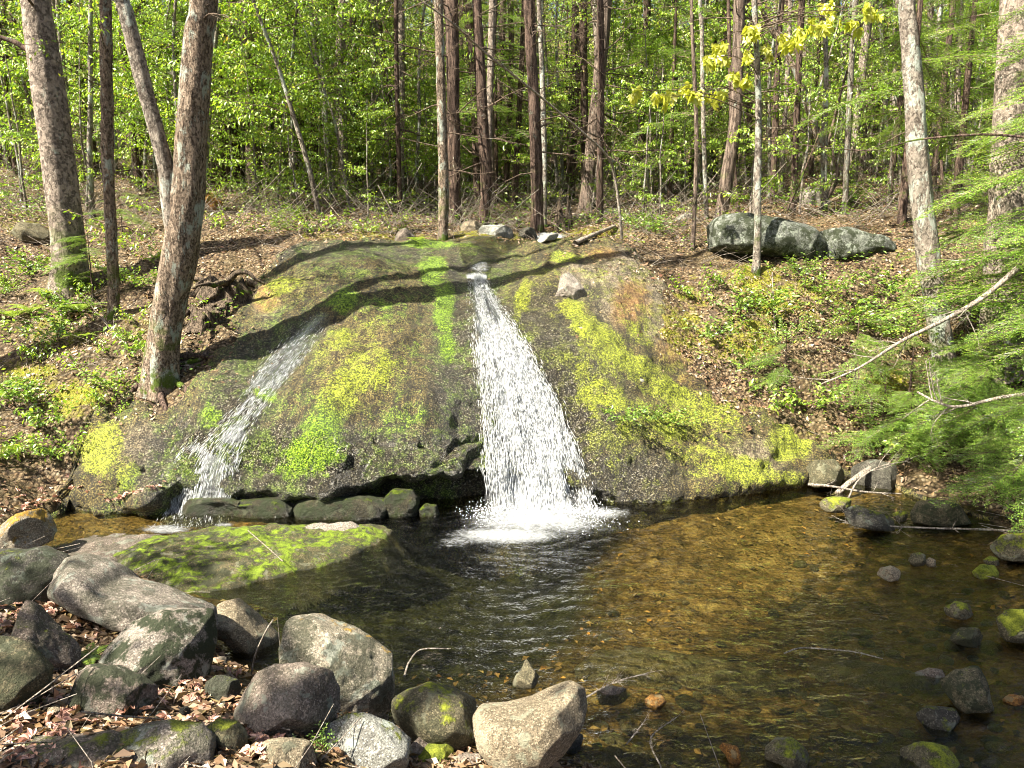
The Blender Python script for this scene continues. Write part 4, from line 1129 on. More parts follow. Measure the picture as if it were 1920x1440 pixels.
L_beech = leaf_mat("beech_leaf", [(0, (.13, .26, .015)), (.35, (.24, .42, .025)), (.7, (.36, .54, .05)), (.93, (.50, .58, .08)), (1, (.50, .33, .08))], .55)
L_green = leaf_mat("shrub_leaf", [(0, (.07, .16, .02)), (.5, (.19, .34, .04)), (.85, (.34, .46, .06)), (1, (.48, .48, .08))], .45)
L_maple = leaf_mat("maple_leaf", [(0, (.42, .52, .03)), (.5, (.62, .66, .06)), (1, (.75, .74, .14))], .6)
L_hem = leaf_mat("hemlock_needle", [(0, (.05, .12, .02)), (.4, (.14, .27, .035)), (.8, (.28, .44, .06)), (1, (.44, .58, .09))], .45, .35)
L_litter = leaf_mat("dead_leaf", [(0, (.06, .035, .02)), (.2, (.18, .11, .06)), (.4, (.34, .25, .15)), (.55, (.24, .14, .085)), (.72, (.48, .37, .25)), (.8, (.34, .30, .12)), (.9, (.44, .20, .13)), (1, (.56, .46, .34))], .12, .5, patchy=(.42, .33, .22))
L_far = leaf_mat("far_leaf", [(0, (.16, .26, .04)), (.3, (.30, .46, .06)), (.6, (.44, .58, .10)), (.80, (.60, .66, .18)), (.9, (.5, .34, .2)), (1, (.62, .52, .4))], .5)
L_fern = leaf_mat("fern_leaf", [(0, (.12, .22, .02)), (1, (.34, .45, .06))], .5)

# ------------------------------------------------------------------ limbs
def wander(p0, d, L, n, bend, r, sag=0.0):
    P = [np.array(p0, float)]
    d = np.array(d, float) / np.linalg.norm(d)
    for i in range(n):
        d = d + r.normal(0, bend, 3) + [0, 0, -sag]
        d /= np.linalg.norm(d)
        P.append(P[-1] + d * L / n)
    return np.array(P)

def twiggy(bag, P, r0, rr, n_sub, Lsub, k=4, sub2=True, spread=.9, ends=None, updown=.3):
    tube(bag, P, np.linspace(r0, r0 * .3, len(P)), k, cap=False)
    for s in range(n_sub):
        t = rr.uniform(.2, 1)
        i = min(int(t * (len(P) - 1)), len(P) - 2)
        base = P[i] + (P[i + 1] - P[i]) * rr.uniform()
        ax = P[i + 1] - P[i]; ax /= np.linalg.norm(ax)
        side = rr.normal(size=3); side[2] *= updown
        side -= ax * (side @ ax); side /= np.linalg.norm(side) + 1e-9
        L = Lsub * rr.uniform(.4, 1.1) * (1.15 - t * .6)
        Q = wander(base, ax * .6 + side * spread, L, 5, .14, rr)
        tube(bag, Q, np.linspace(r0 * .42, r0 * .12, 6), 3, cap=False)
        if ends is not None: ends.append(Q)
        if sub2:
            for q in range(2):
                j = rr.integers(1, 4)
                a2 = Q[j + 1] - Q[j]; a2 /= np.linalg.norm(a2)
                sd = rr.normal(size=3); sd[2] *= updown
                Q2 = wander(Q[j], a2 * .7 + sd / np.linalg.norm(sd) * .8, L * .5, 3, .12, rr)
                tube(bag, Q2, np.linspace(r0 * .2, r0 * .08, 4), 3, cap=False)
                if ends is not None: ends.append(Q2)

def hang_leaves(paths, rr, step, L, droop=.8, W=.55, jit=.3, side=1.0):
    P, D = [], []
    for Q in paths:
        ln = np.linalg.norm(np.diff(Q, axis=0), axis=1).sum()
        n = max(2, int(ln / step))
        t = np.linspace(.12, 1, n) * (len(Q) - 1.001)
        i = t.astype(int)
        p = Q[i] + (Q[i + 1] - Q[i]) * (t - i)[:, None]
        ax = Q[i + 1] - Q[i]; ax /= np.linalg.norm(ax, axis=1)[:, None] + 1e-9
        sd = np.cross(ax, [0, 0, 1.0]); sd /= np.linalg.norm(sd, axis=1)[:, None] + 1e-9
        sg = np.where(np.arange(n) % 2 == 0, 1, -1)[:, None]
        d = ax * .5 + sd * sg * .7 * side + [0, 0, -droop] + rr.normal(0, jit, (n, 3))
        P.append(p); D.append(d)
    P, D = np.vstack(P), np.vstack(D)
    N = rr.normal(0, .45, P.shape) + [0, 0, .7]
    n = len(P)
    return leaves(P, D, N, L * rr.uniform(.6, 1.25, n), L * W * rr.uniform(.7, 1.1, n), .2)

def trunk_path(pxs, Y=None, top=None, dY=0.0):
    """(px, py, width) rows from the base up; returns base, local path and radii"""
    a = pxs[0]
    b = hit(a[0], a[1]) if Y is None else at(a[0], a[1], Y)
    dep = (b - CAM) @ FW
    P, R = [], []
    for i, (x, y, w) in enumerate(pxs):
        Yi = b[1] + dY * i / max(1, len(pxs) - 1)
        p = at(x, y, Yi)
        P.append(p); R.append(w / 2 / FPX * ((p - CAM) @ FW))
    P, R = np.array(P), np.array(R)
    zb = float(top_z(P[0, 0], P[0, 1]))
    P[0, 2] = min(P[0, 2], zb) - .12
    if top:
        d = P[-1] - P[-2]; d /= np.linalg.norm(d); d = d * .6 + np.array([0, 0, .5]); d /= np.linalg.norm(d)
        k = max(top - P[-1, 2], .5)
        P = np.vstack([P, P[-1] + d * k * .5, P[-1] + d * k])
        R = np.concatenate([R, [R[-1] * .75, R[-1] * .35]])
    return P, R

def smooth_path(P, R, step=.12):
    n = max(8, int(np.linalg.norm(np.diff(P, axis=0), axis=1).sum() / step))
    Q = catmull(P, n)
    s = np.concatenate([[0], np.cumsum(np.linalg.norm(np.diff(P, axis=0), axis=1))])
    u = np.interp(np.linspace(0, len(P) - 1, n), np.arange(len(P)), s)
    return Q, np.interp(u, s, R)

def dead_limbs(Q, R, n, Lm, rr, bag, ends=None, zmin=1.0, up=.0):
    L = np.linspace(0, 1, len(Q))
    for k in range(n):
        i = rr.integers(int(len(Q) * .1), len(Q) - 3)
        if Q[i, 2] - Q[0, 2] < zmin: continue
        a = rr.uniform(0, 2 * math.pi)
        d = np.array([math.cos(a), math.sin(a), up + rr.normal(0, .2)])
        ln = Lm * rr.uniform(.35, 1.1)
        P = wander(Q[i] + d * R[i] * .6, d, ln, 7, .10, rr, .02)
        twiggy(bag, P, max(.004, R[i] * rr.uniform(.08, .16)), rr, 5, ln * .4, 4, True, .9, ends)

def tree(name, label, cat, pxs, bark, top=11, k=18, seed=0, limbs=14, Lm=1.4, Y=None, flare=.5, rough=.05, dY=0, up=.1, leaf=None, leaf_n=0, group=None, lobes=0.0, zmin=1.0):
    P, R = trunk_path(pxs, Y, top, dY)
    base = P[0] + [0, 0, .12]
    P = P - base
    Q, RR = smooth_path(P, R, .09)
    root = link(name, None, loc=base, label=label, cat=cat, group=group)
    bg = Bag()
    tube(bg, Q, RR, k, rough=rough, seed=seed, flare=flare, lobes=lobes)
    link("trunk", bg.mesh("trunk", bark), root)
    rr = np.random.default_rng(seed + 100)
    if limbs:
        bb = Bag(); ends = []
        dead_limbs(Q, RR, limbs, Lm, rr, bb, ends, zmin, up)
        if bb.n:
            link("branches", bb.mesh("branches", B_twig), root)
        if leaf is not None and ends:
            V, T = hang_leaves(ends, rr, leaf_n, .055, .7)
            link("crown", mesh_np("crown", V, tris=T, mat=leaf), root)
    return root, Q, RR, base

T1, Q1, R1, b1 = tree("beech_tree", "big grey-brown leaning trunk at the far left with a buttressed foot", "tree", [(125, 540, 56), (128, 470, 56), (112, 330, 58), (92, 180, 57), (74, 60, 54), (62, -40, 50)], B_beech, 12, 28, 1, 5, 1.6, flare=.45, rough=.03, lobes=.04, zmin=3.2)
def limb(root, base, pts, w, Y, bark, name="branch", k=8):
    P = np.array([at(a, b, Y) for a, b in pts]) - base
    Q = catmull(P, 24)
    bg = Bag()
    d = Y * 1.02
    tube(bg, Q, np.linspace(w / 2 / FPX * d, w * .3 / FPX * d * .6, 24), k, .05, 3)
    return link(name, bg.mesh(name, bark), root)
limb(T1, b1, [(85, 105), (50, 92), (25, 78), (-20, 62), (-90, 30)], 13, b1[1], B_hem)
tree("flaky_tree", "slim shaggy-barked tree between the big left trunk and the twin-stemmed tree", "tree", [(212, 592, 20), (212, 500, 20), (203, 330, 21), (200, 150, 22), (197, -20, 20)], B_flaky, 9, 14, 2, 10, 1.2, rough=.14, flare=.4, leaf=L_beech, leaf_n=.07)
T3, Q3, R3, b3 = tree("twin_stem_tree", "thick lichen-patched tree that forks low into two stems on the left bank of the slab", "tree", [(298, 725, 62), (308, 640, 58), (322, 550, 60), (338, 470, 66), (350, 380, 60), (358, 260, 56), (366, 150, 54), (374, 60, 52), (384, -40, 48)], B_flaky, 11, 30, 3, 6, 1.8, flare=.25, rough=.07, zmin=3.5)
P, R = trunk_path([(336, 455, 44), (333, 440, 42), (320, 380, 34), (312, 320, 30), (297, 260, 29), (278, 190, 28), (255, 100, 28), (236, 20, 26), (222, -40, 24)], b3[1] - .03, 10)
P[0] = at(336, 455, b3[1] - .03)
P = P - b3
Qs, Rs = smooth_path(P, R, .09)
bg = Bag(); tube(bg, Qs, Rs, 20, .07, 9)
link("second_stem", bg.mesh("second_stem", B_pale), T3)
# roots of the twin tree
rr = np.random.default_rng(8)
bg = Bag()
for (a, b), (c, d), (e, f) in (((318, 715), (352, 700), (388, 672)), ((316, 722), (345, 735), (372, 760)), ((290, 722), (262, 730), (235, 742)), ((312, 700), (350, 676), (430, 668)), ((300, 735), (305, 760), (322, 782))):
    pp = [hit(a, b), hit(c, d), hit(e, f)]
    pp = np.array(pp) + [[0, 0, .05], [0, 0, .05], [0, 0, -.03]]
    tube(bg, catmull(pp, 14) - b3, np.linspace(.05, .018, 14), 7, .15, 4)
link("roots", bg.mesh("roots", B_hem), T3)

tree("hemlock_tree", "dark leaning trunk just right of the twin-stemmed tree", "tree", [(440, 345, 34), (428, 230, 32), (412, 120, 30), (398, -20, 28)], B_hem, 14, 14, 4, 22, 1.8)
tree("hemlock_tree", "brown furrowed trunk, second to the right of the twin-stemmed tree", "tree", [(478, 352, 30), (472, 200, 28), (462, 60, 26), (458, -20, 25)], B_red, 14, 14, 5, 22, 1.8)
tree("hemlock_tree", "furrowed brown trunk behind the green saplings left of centre", "tree", [(572, 335, 26), (560, 200, 24), (548, 60, 22), (544, -20, 22)], B_hem, 14, 12, 6, 22, 1.8)
tree("hemlock_tree", "slim dark trunk standing left of the pale and dark pair", "tree", [(672, 345, 15), (668, 220, 14), (662, 60, 13), (660, -20, 12)], B_hem, 14, 10, 7, 22, 1.5)
tree("slender_tree", "thin dark trunk with a bent top left of the slim dark one", "tree", [(640, 335, 9), (634, 200, 9), (628, 60, 8), (622, -20, 8)], B_hem, 12, 8, 8, 14, 1.2)
tree("lichen_tree", "tall pale scaly trunk at the brink, left one of the close pair", "tree", [(830, 450, 20), (832, 350, 19), (828, 200, 18), (824, 60, 17), (822, -20, 17)], B_flaky, 12, 14, 9, 22, 1.0, rough=.08, flare=.3)
tree("hemlock_tree", "tall dark furrowed trunk at the brink, right one of the close pair", "tree", [(851, 420, 26), (851, 300, 25), (849, 150, 24), (847, -20, 24)], B_hem, 14, 16, 10, 26, 1.7)
tree("hemlock_tree", "crooked brown trunk right of the close pair", "tree", [(904, 422, 17), (912, 340, 24), (906, 250, 22), (900, 120, 20), (893, -20, 18)], B_hem, 14, 12, 11, 24, 1.6)
tree("slender_tree", "thin brown trunk crossing behind the crooked brown one", "tree", [(925, 400, 10), (922, 250, 9), (924, 120, 9), (930, -20, 8)], B_red, 12, 8, 12, 16, 1.2)
tree("hemlock_tree", "dark trunk at the middle of the picture standing above the stream", "tree", [(1008, 432, 22), (1006, 320, 23), (1000, 180, 22), (994, 60, 20), (992, -20, 20)], B_hem, 14, 14, 13, 28, 1.7)
tree("lichen_tree", "pale mottled stem hugging the dark middle trunk on its right", "tree", [(1020, 425, 11), (1021, 300, 10), (1017, 150, 10), (1010, -20, 9)], B_pale, 12, 10, 14, 14, 1.0)
tree("pine_tree", "thick leaning red-brown trunk behind the stream inlet", "tree", [(1097, 392, 27), (1106, 320, 26), (1116, 220, 24), (1126, 120, 24), (1136, -20, 26)], B_red, 14, 14, 15, 18, 1.8)
tree("slender_tree", "thin dark trunk just left of the leaning red-brown one", "tree", [(1072, 372, 12), (1078, 250, 11), (1084, 120, 10), (1088, -20, 10)], B_hem, 13, 9, 16, 20, 1.2)
tree("slender_tree", "thin grey trunk right of the leaning red-brown one", "tree", [(1192, 345, 13), (1190, 220, 12), (1188, 100, 11), (1186, -20, 11)], B_red, 13, 9, 17, 20, 1.2)
tree("slender_tree", "thin reddish stem leaning over the right brink", "tree", [(1298, 470, 9), (1302, 400, 8), (1306, 250, 8), (1300, 100, 7), (1296, -20, 7)], B_red, 10, 9, 18, 16, .9, leaf=L_beech, leaf_n=.09)
tree("lichen_tree", "slim pale stem beside the thin reddish stem at the right brink", "tree", [(1326, 410, 9), (1322, 330, 8), (1318, 200, 8), (1316, 60, 8), (1312, -20, 8)], B_pale, 11, 9, 19, 14, 1.0)
tree("pine_tree", "leaning brown trunk rising from behind the left end of the long lichen boulder", "tree", [(1350, 410, 22), (1362, 340, 25), (1378, 230, 23), (1384, 100, 22), (1388, -20, 22)], B_red, 13, 14, 20, 22, 1.6)
tree("slender_tree", "thin dark stem right behind the leaning brown trunk", "tree", [(1386, 400, 9), (1378, 330, 9), (1372, 240, 8), (1368, 100, 7), (1366, -20, 7)], B_hem, 11, 8, 21, 14, 1.1)
T17, Q17, R17, b17 = tree("striped_maple", "thin pale-barked maple with drooping yellow leaves in front of the lichen boulder", "tree", [(1417, 512, 17), (1420, 460, 14), (1421, 350, 13), (1422, 200, 12), (1418, 80, 11), (1414, -20, 10)], B_pale, 8.5, 12, 22, 0, 1.0, flare=.8)
T18, Q18, R18, b18 = tree("forked_tree", "grey tree forking into spreading arms behind the right end of the lichen boulder", "tree", [(1546, 392, 13), (1545, 330, 12), (1545, 262, 12), (1549, 150, 9), (1546, 20, 8), (1545, -40, 8)], B_pale, 10, 10, 23, 8, 1.0)
limb(T18, b18, [(1545, 285), (1520, 215), (1490, 130), (1450, 60), (1425, 10), (1405, -50)], 15, b18[1], B_flaky)
limb(T18, b18, [(1546, 285), (1560, 240), (1575, 180), (1590, 130), (1612, 60)], 7, b18[1], B_twig)
limb(T18, b18, [(1545, 380), (1570, 330), (1555, 265)], 9, b18[1] + .02, B_red)
tree("pine_tree", "stout brown trunk up the slope behind the forked tree", "tree", [(1613, 318, 32), (1622, 220, 30), (1628, 100, 28), (1632, -20, 27)], B_red, 15, 12, 24, 24, 2.0)
tree("lichen_tree", "pale thin trunk between the stout brown one and the big lichened one", "tree", [(1663, 332, 12), (1660, 200, 10), (1652, 80, 10), (1650, -20, 9)], B_pale, 12, 9, 25, 14, 1.2)
tree("lichen_tree", "big white-lichened trunk with knots leaning on the right bank", "tree", [(1778, 728, 52), (1768, 660, 40), (1752, 560, 40), (1742, 480, 40), (1732, 400, 38), (1720, 290, 38), (1714, 180, 34), (1704, 60, 30), (1700, -30, 28)], B_pale, 10, 24, 26, 8, 1.5, rough=.07, flare=.35, zmin=3)
tree("old_pine", "very thick grey trunk behind the hemlock boughs at the right edge", "tree", [(1890, 690, 80), (1886, 560, 74), (1894, 350, 70), (1906, 150, 68), (1916, -40, 66)], B_beech, 14, 24, 27, 0, 1.5, rough=.06)
tree("slender_tree", "dead curved stem bending away left of the hemlock boughs", "tree", [(1800, 425, 8), (1790, 380, 8), (1768, 340, 7), (1765, 300, 5)], B_hem, None, 8, 28, 4, .8, Y=11.5, zmin=.3)

# the sapling bent over the stream
P = np.array([at(a, b, Y) for a, b, Y in ((1168, 452, 11.6), (1162, 400, 11.5), (1153, 333, 11.4), (1138, 292, 11.2), (1083, 240, 10.9), (987, 160, 10.3), (907, 97, 9.9), (850, 45, 9.5), (780, -5, 9.2), (700, -60, 9))])
zb = float(top_z(P[0, 0], P[0, 1])); P[0, 2] = zb - .05
bs = P[0].copy()
Q = catmull(P - bs, 70)
root = link("bent_sapling", None, loc=bs, label="long thin bare sapling arching diagonally left across the trees above the stream", cat="tree")
bg = Bag(); tube(bg, Q, np.linspace(.022, .007, 70), 8, .06, 5)
link("stem", bg.mesh("stem", B_dead), root)
bg = Bag(); rr = np.random.default_rng(31)
for k in range(16):
    i = rr.integers(14, 66); a = rr.normal(size=3)
    twiggy(bg, wander(Q[i], a, rr.uniform(.3, .8), 5, .1, rr), .006, rr, 4, .25)
link("twigs", bg.mesh("twigs", B_twig), root)

# striped maple's twigs and yellow leaves
mcl = [(1545, 15), (1525, 48), (1562, 42), (1620, 24), (1600, 50), (1642, 32), (1485, 84), (1505, 68), (1466, 80), (1440, 104), (1400, 68), (1418, 64), (1350, 86), (1402, 104), (1325, 122), (1372, 150), (1400, 155), (1300, 182), (1328, 184), (1236, 186), (1286, 174), (1190, 178), (1345, 192), (1258, 190), (1540, 60), (1355, 112)]
bgm = Bag()
rm = np.random.default_rng(12)
lp = []
for a in range(3):
    P0 = rm.normal(0, .1, (26 if a else 30, 3))
mesh_l = []
for v in range(4):
    n = 1
    V, T = leaves([[0, 0, 0]] * 5, [[0, 0, -1], [.45, .1, -.8], [-.45, .1, -.8], [.8, 0, -.35], [-.8, 0, -.35]], [[.1, -1, .2]] * 5, [.13, .11, .11, .075, .075], [.055, .05, .05, .04, .04], .25, True)
    V = V + .006 * rm.normal(size=V.shape)
    mesh_l.append(mesh_np("leaf", V, tris=T, mat=L_maple))
for (px, py) in mcl:
    Yc = b17[1] + rm.uniform(-.5, .25)
    c = at(px, py - 8, Yc) - b17
    j = int(np.argmin(np.abs(Q17[:, 2] - (c[2] + .15 - abs(c[0]) * .25))))
    s = Q17[j]
    mid = (s + c) / 2 + [0, 0, .12]
    tube(bgm, catmull([s, mid, c], 10), np.linspace(.009, .004, 10), 5, cap=False)
    for q in range(6):
        o = link("leaf", mesh_l[q % 4], T17, loc=c + rm.normal(0, .04, 3) + [0, 0, -.01])
        o.rotation_euler = (rm.normal(0, .35), rm.normal(0, .35), rm.uniform(0, 6.28))
        sc = rm.uniform(.8, 1.3); o.scale = (sc, sc, sc)
link("branches", bgm.mesh("branches", B_twig), T17)

# ------------------------------------------------------------------ forest behind: prototypes, copied
def proto_trunk(name, bark, H, r, seed, limbs, Lm, leaf=None):
    rr = np.random.default_rng(seed)
    P = np.array([[0, 0, -.3], [rr.normal(0, .1), rr.normal(0, .1), H * .3], [rr.normal(0, .6), rr.normal(0, .4), H * .6], [rr.normal(0, .9), rr.normal(0, .5), H]])
    Q, R = smooth_path(P, np.array([r, r * .85, r * .6, r * .15]), .35)
    root = link(name, None, label="x", cat="tree")
    bg = Bag(); tube(bg, Q, R, 10, .05, seed, .4)
    link("trunk", bg.mesh("trunk", bark), root)
    bb = Bag(); ends = []
    dead_limbs(Q, R * 1.2, limbs, Lm, rr, bb, ends, 1.5, .05)
    link("branches", bb.mesh("branches", B_twig), root)
    if leaf is not None:
        V, T = hang_leaves(ends, rr, .22, .11, .4)
        link("crown", mesh_np("crown", V, tris=T, mat=leaf), root)
    return root
taken = []
def free(x, y, d):
    return all((x - a) ** 2 + (y - b) ** 2 > d * d for a, b in taken)
ptr = [proto_trunk("hemlock_tree", B_hem, 15, .20, 201, 40, 2.0), proto_trunk("pine_tree", B_red, 16, .24, 202, 26, 1.6), proto_trunk("birch_tree", B_pale, 13, .11, 203, 26, 1.6, L_beech),
       proto_trunk("ash_tree", B_beech, 14, .13, 204, 20, 1.6, L_beech), proto_trunk("hemlock_tree", B_hem, 14, .12, 205, 46, 1.7)]
desc = ["dark furrowed trunk standing back in the forest", "reddish-brown trunk standing back in the forest", "pale slim trunk standing back in the forest", "grey-brown slim trunk standing back in the forest", "thin twiggy dark trunk standing back in the forest"]
rf = np.random.default_rng(17)
used = set(); cnt = 0
while cnt < 235:
    Y = rf.uniform(14.0, 21) if cnt < 22 else rf.uniform(16.5, 30) if cnt < 130 else rf.uniform(28, 58)
    x = rf.uniform(-.74 if cnt >= 36 else -.15, .74) * Y
    if not free(x, Y, .75 if Y < 30 else 1.1): continue
    taken.append((x, Y))
    k = rf.choice(5, p=[.22, .18, .2, .2, .2]) if Y > 25 else rf.choice([2, 3, 4, 4])
    if k in used: o = copy_tree(ptr[k])
    else: o = ptr[k]; used.add(k)
    o.location = (x, Y, float(gz(x, Y)))
    o.rotation_euler = (rf.normal(0, .035), rf.normal(0, .045), rf.uniform(0, 6.28))
    s = rf.uniform(.7, 1.15) * (.55 if cnt < 36 else .8); o.scale = (s, s, rf.uniform(.9, 1.15))
    px = project(np.array([[x, Y, 3.0]]))[0][0]
    band = "in the near rank" if Y < 21 else "in the middle rank" if Y < 30 else "far back"
    zone = ["at the left edge", "behind the twin-stemmed tree", "left of the close pair", "among the middle trunks", "above the lichen boulder", "toward the right edge"][int(np.searchsorted([190, 420, 800, 1180, 1640], px))]
    o['label'] = desc[k].replace(" standing back in the forest", "") + " " + band + ", " + zone; o['group'] = o['label']
    cnt += 1

# beech saplings with fresh hanging leaves
def proto_sapling(H, nb, seed, Lb, leafL, step):
    rr = np.random.default_rng(seed)
    root = link("beech_sapling", None, label="x", cat="sapling")
    P = wander([0, 0, -.1], [rr.normal(0, .05), rr.normal(0, .05), 1], H, 9, .05, rr)
    Q = catmull(P, 40)
    bg = Bag(); tube(bg, Q, np.linspace(.012 + H * .0045, .004, 40), 7, .05, seed)
    link("stem", bg.mesh("stem", B_pale), root)
    bb = Bag(); ends = []
    for k in range(nb):
        i = rr.integers(6, 39)
        a = rr.uniform(0, 6.28)
        ln = Lb * rr.uniform(.5, 1.1) * (1.15 - .6 * i / 40)
        p = wander(Q[i], [math.cos(a), math.sin(a), rr.uniform(.05, .45)], ln, 7, .07, rr, .015)
        twiggy(bb, p, .008, rr, 6, ln * .5, 3, True, .8, ends, .15)
        ends.append(p)
    link("branches", bb.mesh("branches", B_twig), root)
    V, T = hang_leaves(ends, rr, step, leafL, .75, .52)
    link("crown", mesh_np("crown", V, tris=T, mat=L_beech), root)
    return root
psap = [proto_sapling(6.5, 34, 301, 1.6, .062, .045), proto_sapling(4.5, 26, 302, 1.3, .06, .044), proto_sapling(9, 44, 303, 2.0, .072, .052), proto_sapling(2.6, 14, 304, .8, .06, .045)]
spots = [(90, 330, 0), (160, 400, 1), (270, 360, 0), (250, 330, 2), (40, 380, 1), (430, 360, 1), (520, 385, 3), (545, 345, 2), (600, 360, 0), (505, 340, 0), (620, 385, 3), (700, 350, 0), (725, 370, 1), (455, 340, 2), (640, 330, 2), (760, 345, 2),
         (800, 380, 1), (870, 350, 0), (940, 350, 2), (960, 385, 3), (1050, 350, 1), (1150, 350, 0), (1220, 380, 1), (1250, 360, 2), (1280, 345, 0), (1440, 375, 0), (1500, 345, 1), (1580, 330, 2), (1690, 350, 0), (1330, 350, 3), (1205, 405, 3), (1780, 350, 1),
         (380, 345, 2), (330, 335, 0), (20, 320, 2), (140, 320, 2), (590, 330, 2), (690, 335, 1), (1400, 345, 3), (1640, 345, 3), (1000, 345, 3), (860, 385, 3), (745, 400, 3), (690, 420, 3), (560, 400, 3), (1235, 425, 3)]
sdesc = ["tall beech sapling", "mid-height beech sapling", "very tall beech sapling", "short beech sapling"]
where = lambda px: ("behind the far left trunk" if px < 180 else "behind the twin-stemmed tree" if px < 420 else "right of the brown furrowed trunk" if px < 640 else "left of the close pair of trunks" if px < 800 else "among the middle trunks" if px < 1100 else "near the right brink" if px < 1340 else "above the lichen boulder" if px < 1680 else "behind the big white-lichened trunk")
su = set()
def put_sapling(p, k, grp):
    global su
    o = copy_tree(psap[k]) if k in su else psap[k]
    su.add(k)
    o.location = (p[0], p[1], float(top_z(p[0], p[1])))
    o.rotation_euler = (rf.normal(0, .05), rf.normal(0, .05), rf.uniform(0, 6.28))
    s = rf.uniform(.8, 1.2); o.scale = (s, s, s)
    px = project(np.array([[p[0], p[1], p[2]]]))[0][0]
    w_ = where(px) + (", close behind the brink" if p[1] < 15 else ", half-way back" if p[1] < 21 else ", far back")
    o['label'] = sdesc[k] + " " + w_; o['group'] = sdesc[k].replace("sapling", "saplings") + " " + w_
for (px, py, k) in spots:
    put_sapling(hit(px, py), k, 0)
for i in range(125):
    Y = rf.uniform(13.5, 30); x = rf.uniform(-.74, -.05) * Y if i < 60 else rf.uniform(-.1, .74) * Y * (1 if Y > 18 else 1.4)
    if i >= 60 and Y < 17: Y += 6
    put_sapling((x, Y, float(gz(x, Y))), int(rf.choice([0, 2, 2, 1])), 1)

# ------------------------------------------------------------------ hemlock boughs
def proto_bough(seed, L=1.0, dens=1.0, nl=.021):
    rr = np.random.default_rng(seed)
    n = 26
    t = np.linspace(0, 1, n)
    ax = np.stack([t * L, .10 * L * np.sin(t * 2.2 + rr.uniform(0, 3)) * t, .07 * L * t - .22 * L * t ** 2.2], 1)
    bg = Bag(); tube(bg, ax, np.linspace(.007, .0015, n), 4, cap=False)
    P, D = [], []
    for i in range(2, n):
        for sg in (-1, 1):
            ll = L * (.42 * (1 - t[i]) ** .8 + .07) * rr.uniform(.65, 1.1)
            if t[i] < .25: ll *= .4 + 2.4 * t[i]
            d = np.array([.72, sg * .75, rr.normal(0, .08)])
            q = wander(ax[i], d, ll, 6, .07, rr, .05)
            tube(bg, q, np.linspace(.0028, .001, 7), 3, cap=False)
            m = max(3, int(ll / .028 * dens))
            for j in range(m):
                u = (j + .6) / m * 5.99; a = int(u)
                p = q[a] + (q[a + 1] - q[a]) * (u - a)
                ad = q[a + 1] - q[a]; ad /= np.linalg.norm(ad)
                s2 = 1 if j % 2 else -1
                sd = np.cross(ad, [0, 0, 1.0]) * s2
                dd = ad * .8 + sd * .7 + [0, 0, rr.normal(-.05, .1)]; dd /= np.linalg.norm(dd)
                l2 = rr.uniform(.03, .075) * (1.1 - .5 * u / 6)
                kk = max(3, int(l2 / .0085))
                for v in range(kk):
                    b = p + dd * l2 * v / kk
                    nd = np.cross(dd, [0, 0, 1.0]) * (1 if v % 2 else -1)
                    P.append(b); D.append(nd * .9 + dd * .55 + [0, 0, rr.normal(0, .12)])
    P, D = np.array(P), np.array(D)
    m = len(P)
    Nn = np.tile([0, 0, 1.0], (m, 1)) + rr.normal(0, .25, (m, 3))
    V, T = leaves(P, D, Nn, nl * rr.uniform(.7, 1.2, m), nl * .42, .1)
    twig = bg.mesh("bough_twig", B_twig)
    # one mesh per bough: needles, then twigs
    tv = np.array([v.co[:] for v in twig.vertices]); tq = np.array([p.vertices[:] for p in twig.polygons])
    me = mesh_np("bough", np.vstack([V, tv]), tris=T, quads=tq + len(V), mat=L_hem)
    me.materials.append(B_twig)
    mi = np.zeros(len(me.polygons), np.int32); mi[len(T):] = 1
    me.polygons.foreach_set("material_index", mi)
    return me
boughs = [proto_bough(401), proto_bough(402), proto_bough(403, 1.0, .9)]
def hemlock(name, label, base, H, r, nb, Lb, seed, z0=.6, az=None, cat="tree", lean=(0, 0), group=None, trunk=True, tint=None):
    rr = np.random.default_rng(seed)
    root = link(name, None, loc=base, label=label, cat=cat, group=group)
    Q = catmull(np.array([[0, 0, -.2], [lean[0] * .4, lean[1] * .4, H * .4], [lean[0], lean[1], H]]), 40)
    bg = Bag(); tube(bg, Q, np.linspace(r, r * .15, 40), 12, .06, seed, .3)
    link("trunk", bg.mesh("trunk", B_hem), root)
    for k in range(nb):
        z = z0 + (H - z0) * (k + rr.uniform(0, 1)) / nb
        i = int(np.argmin(np.abs(Q[:, 2] - z)))
        a = rr.uniform(0, 6.28) if az is None else rr.normal(az[0], az[1])
        o = link("bough", boughs[rr.integers(0, 3)], root, loc=Q[i])
        s = Lb * rr.uniform(.7, 1.15) * (1.1 - .65 * (z / H))
        o.scale = (s, s * rr.uniform(.8, 1.1), s)
        o.rotation_euler = (rr.normal(0, .12), rr.uniform(.0, .28), a)
    return root
hemlock("hemlock_tree", "hemlock at the right edge whose fans of needles hang before the thick grey trunk", (5.9, 7.9, .7), 8.5, .10, 46, 1.9, 501, 1.2, (2.7, .75))
hemlock("hemlock_tree", "hemlock on the near right bank with low boughs over the dark end of the pool", (5.35, 6.7, .2), 4.0, .06, 24, 1.5, 502, 1.1, (2.75, .55))
hemlock("hemlock_tree", "bushy little hemlock hanging over the water's end below the big white-lichened trunk", hit(1840, 880), 1.5, .03, 34, 1.2, 503, .45, (3.2, .9))
hemlock("hemlock_tree", "sunlit little hemlock just left of the bushy one over the water's end", hit(1700, 860), .8, .02, 18, .8, 513, .2, (3.8, 1.0))
hemlock("hemlock_tree", "young hemlock spreading flat fans at mid height right of the big white-lichened trunk", hit(1900, 640), 5.0, .05, 34, 1.3, 504, .8, (2.9, 1.2))
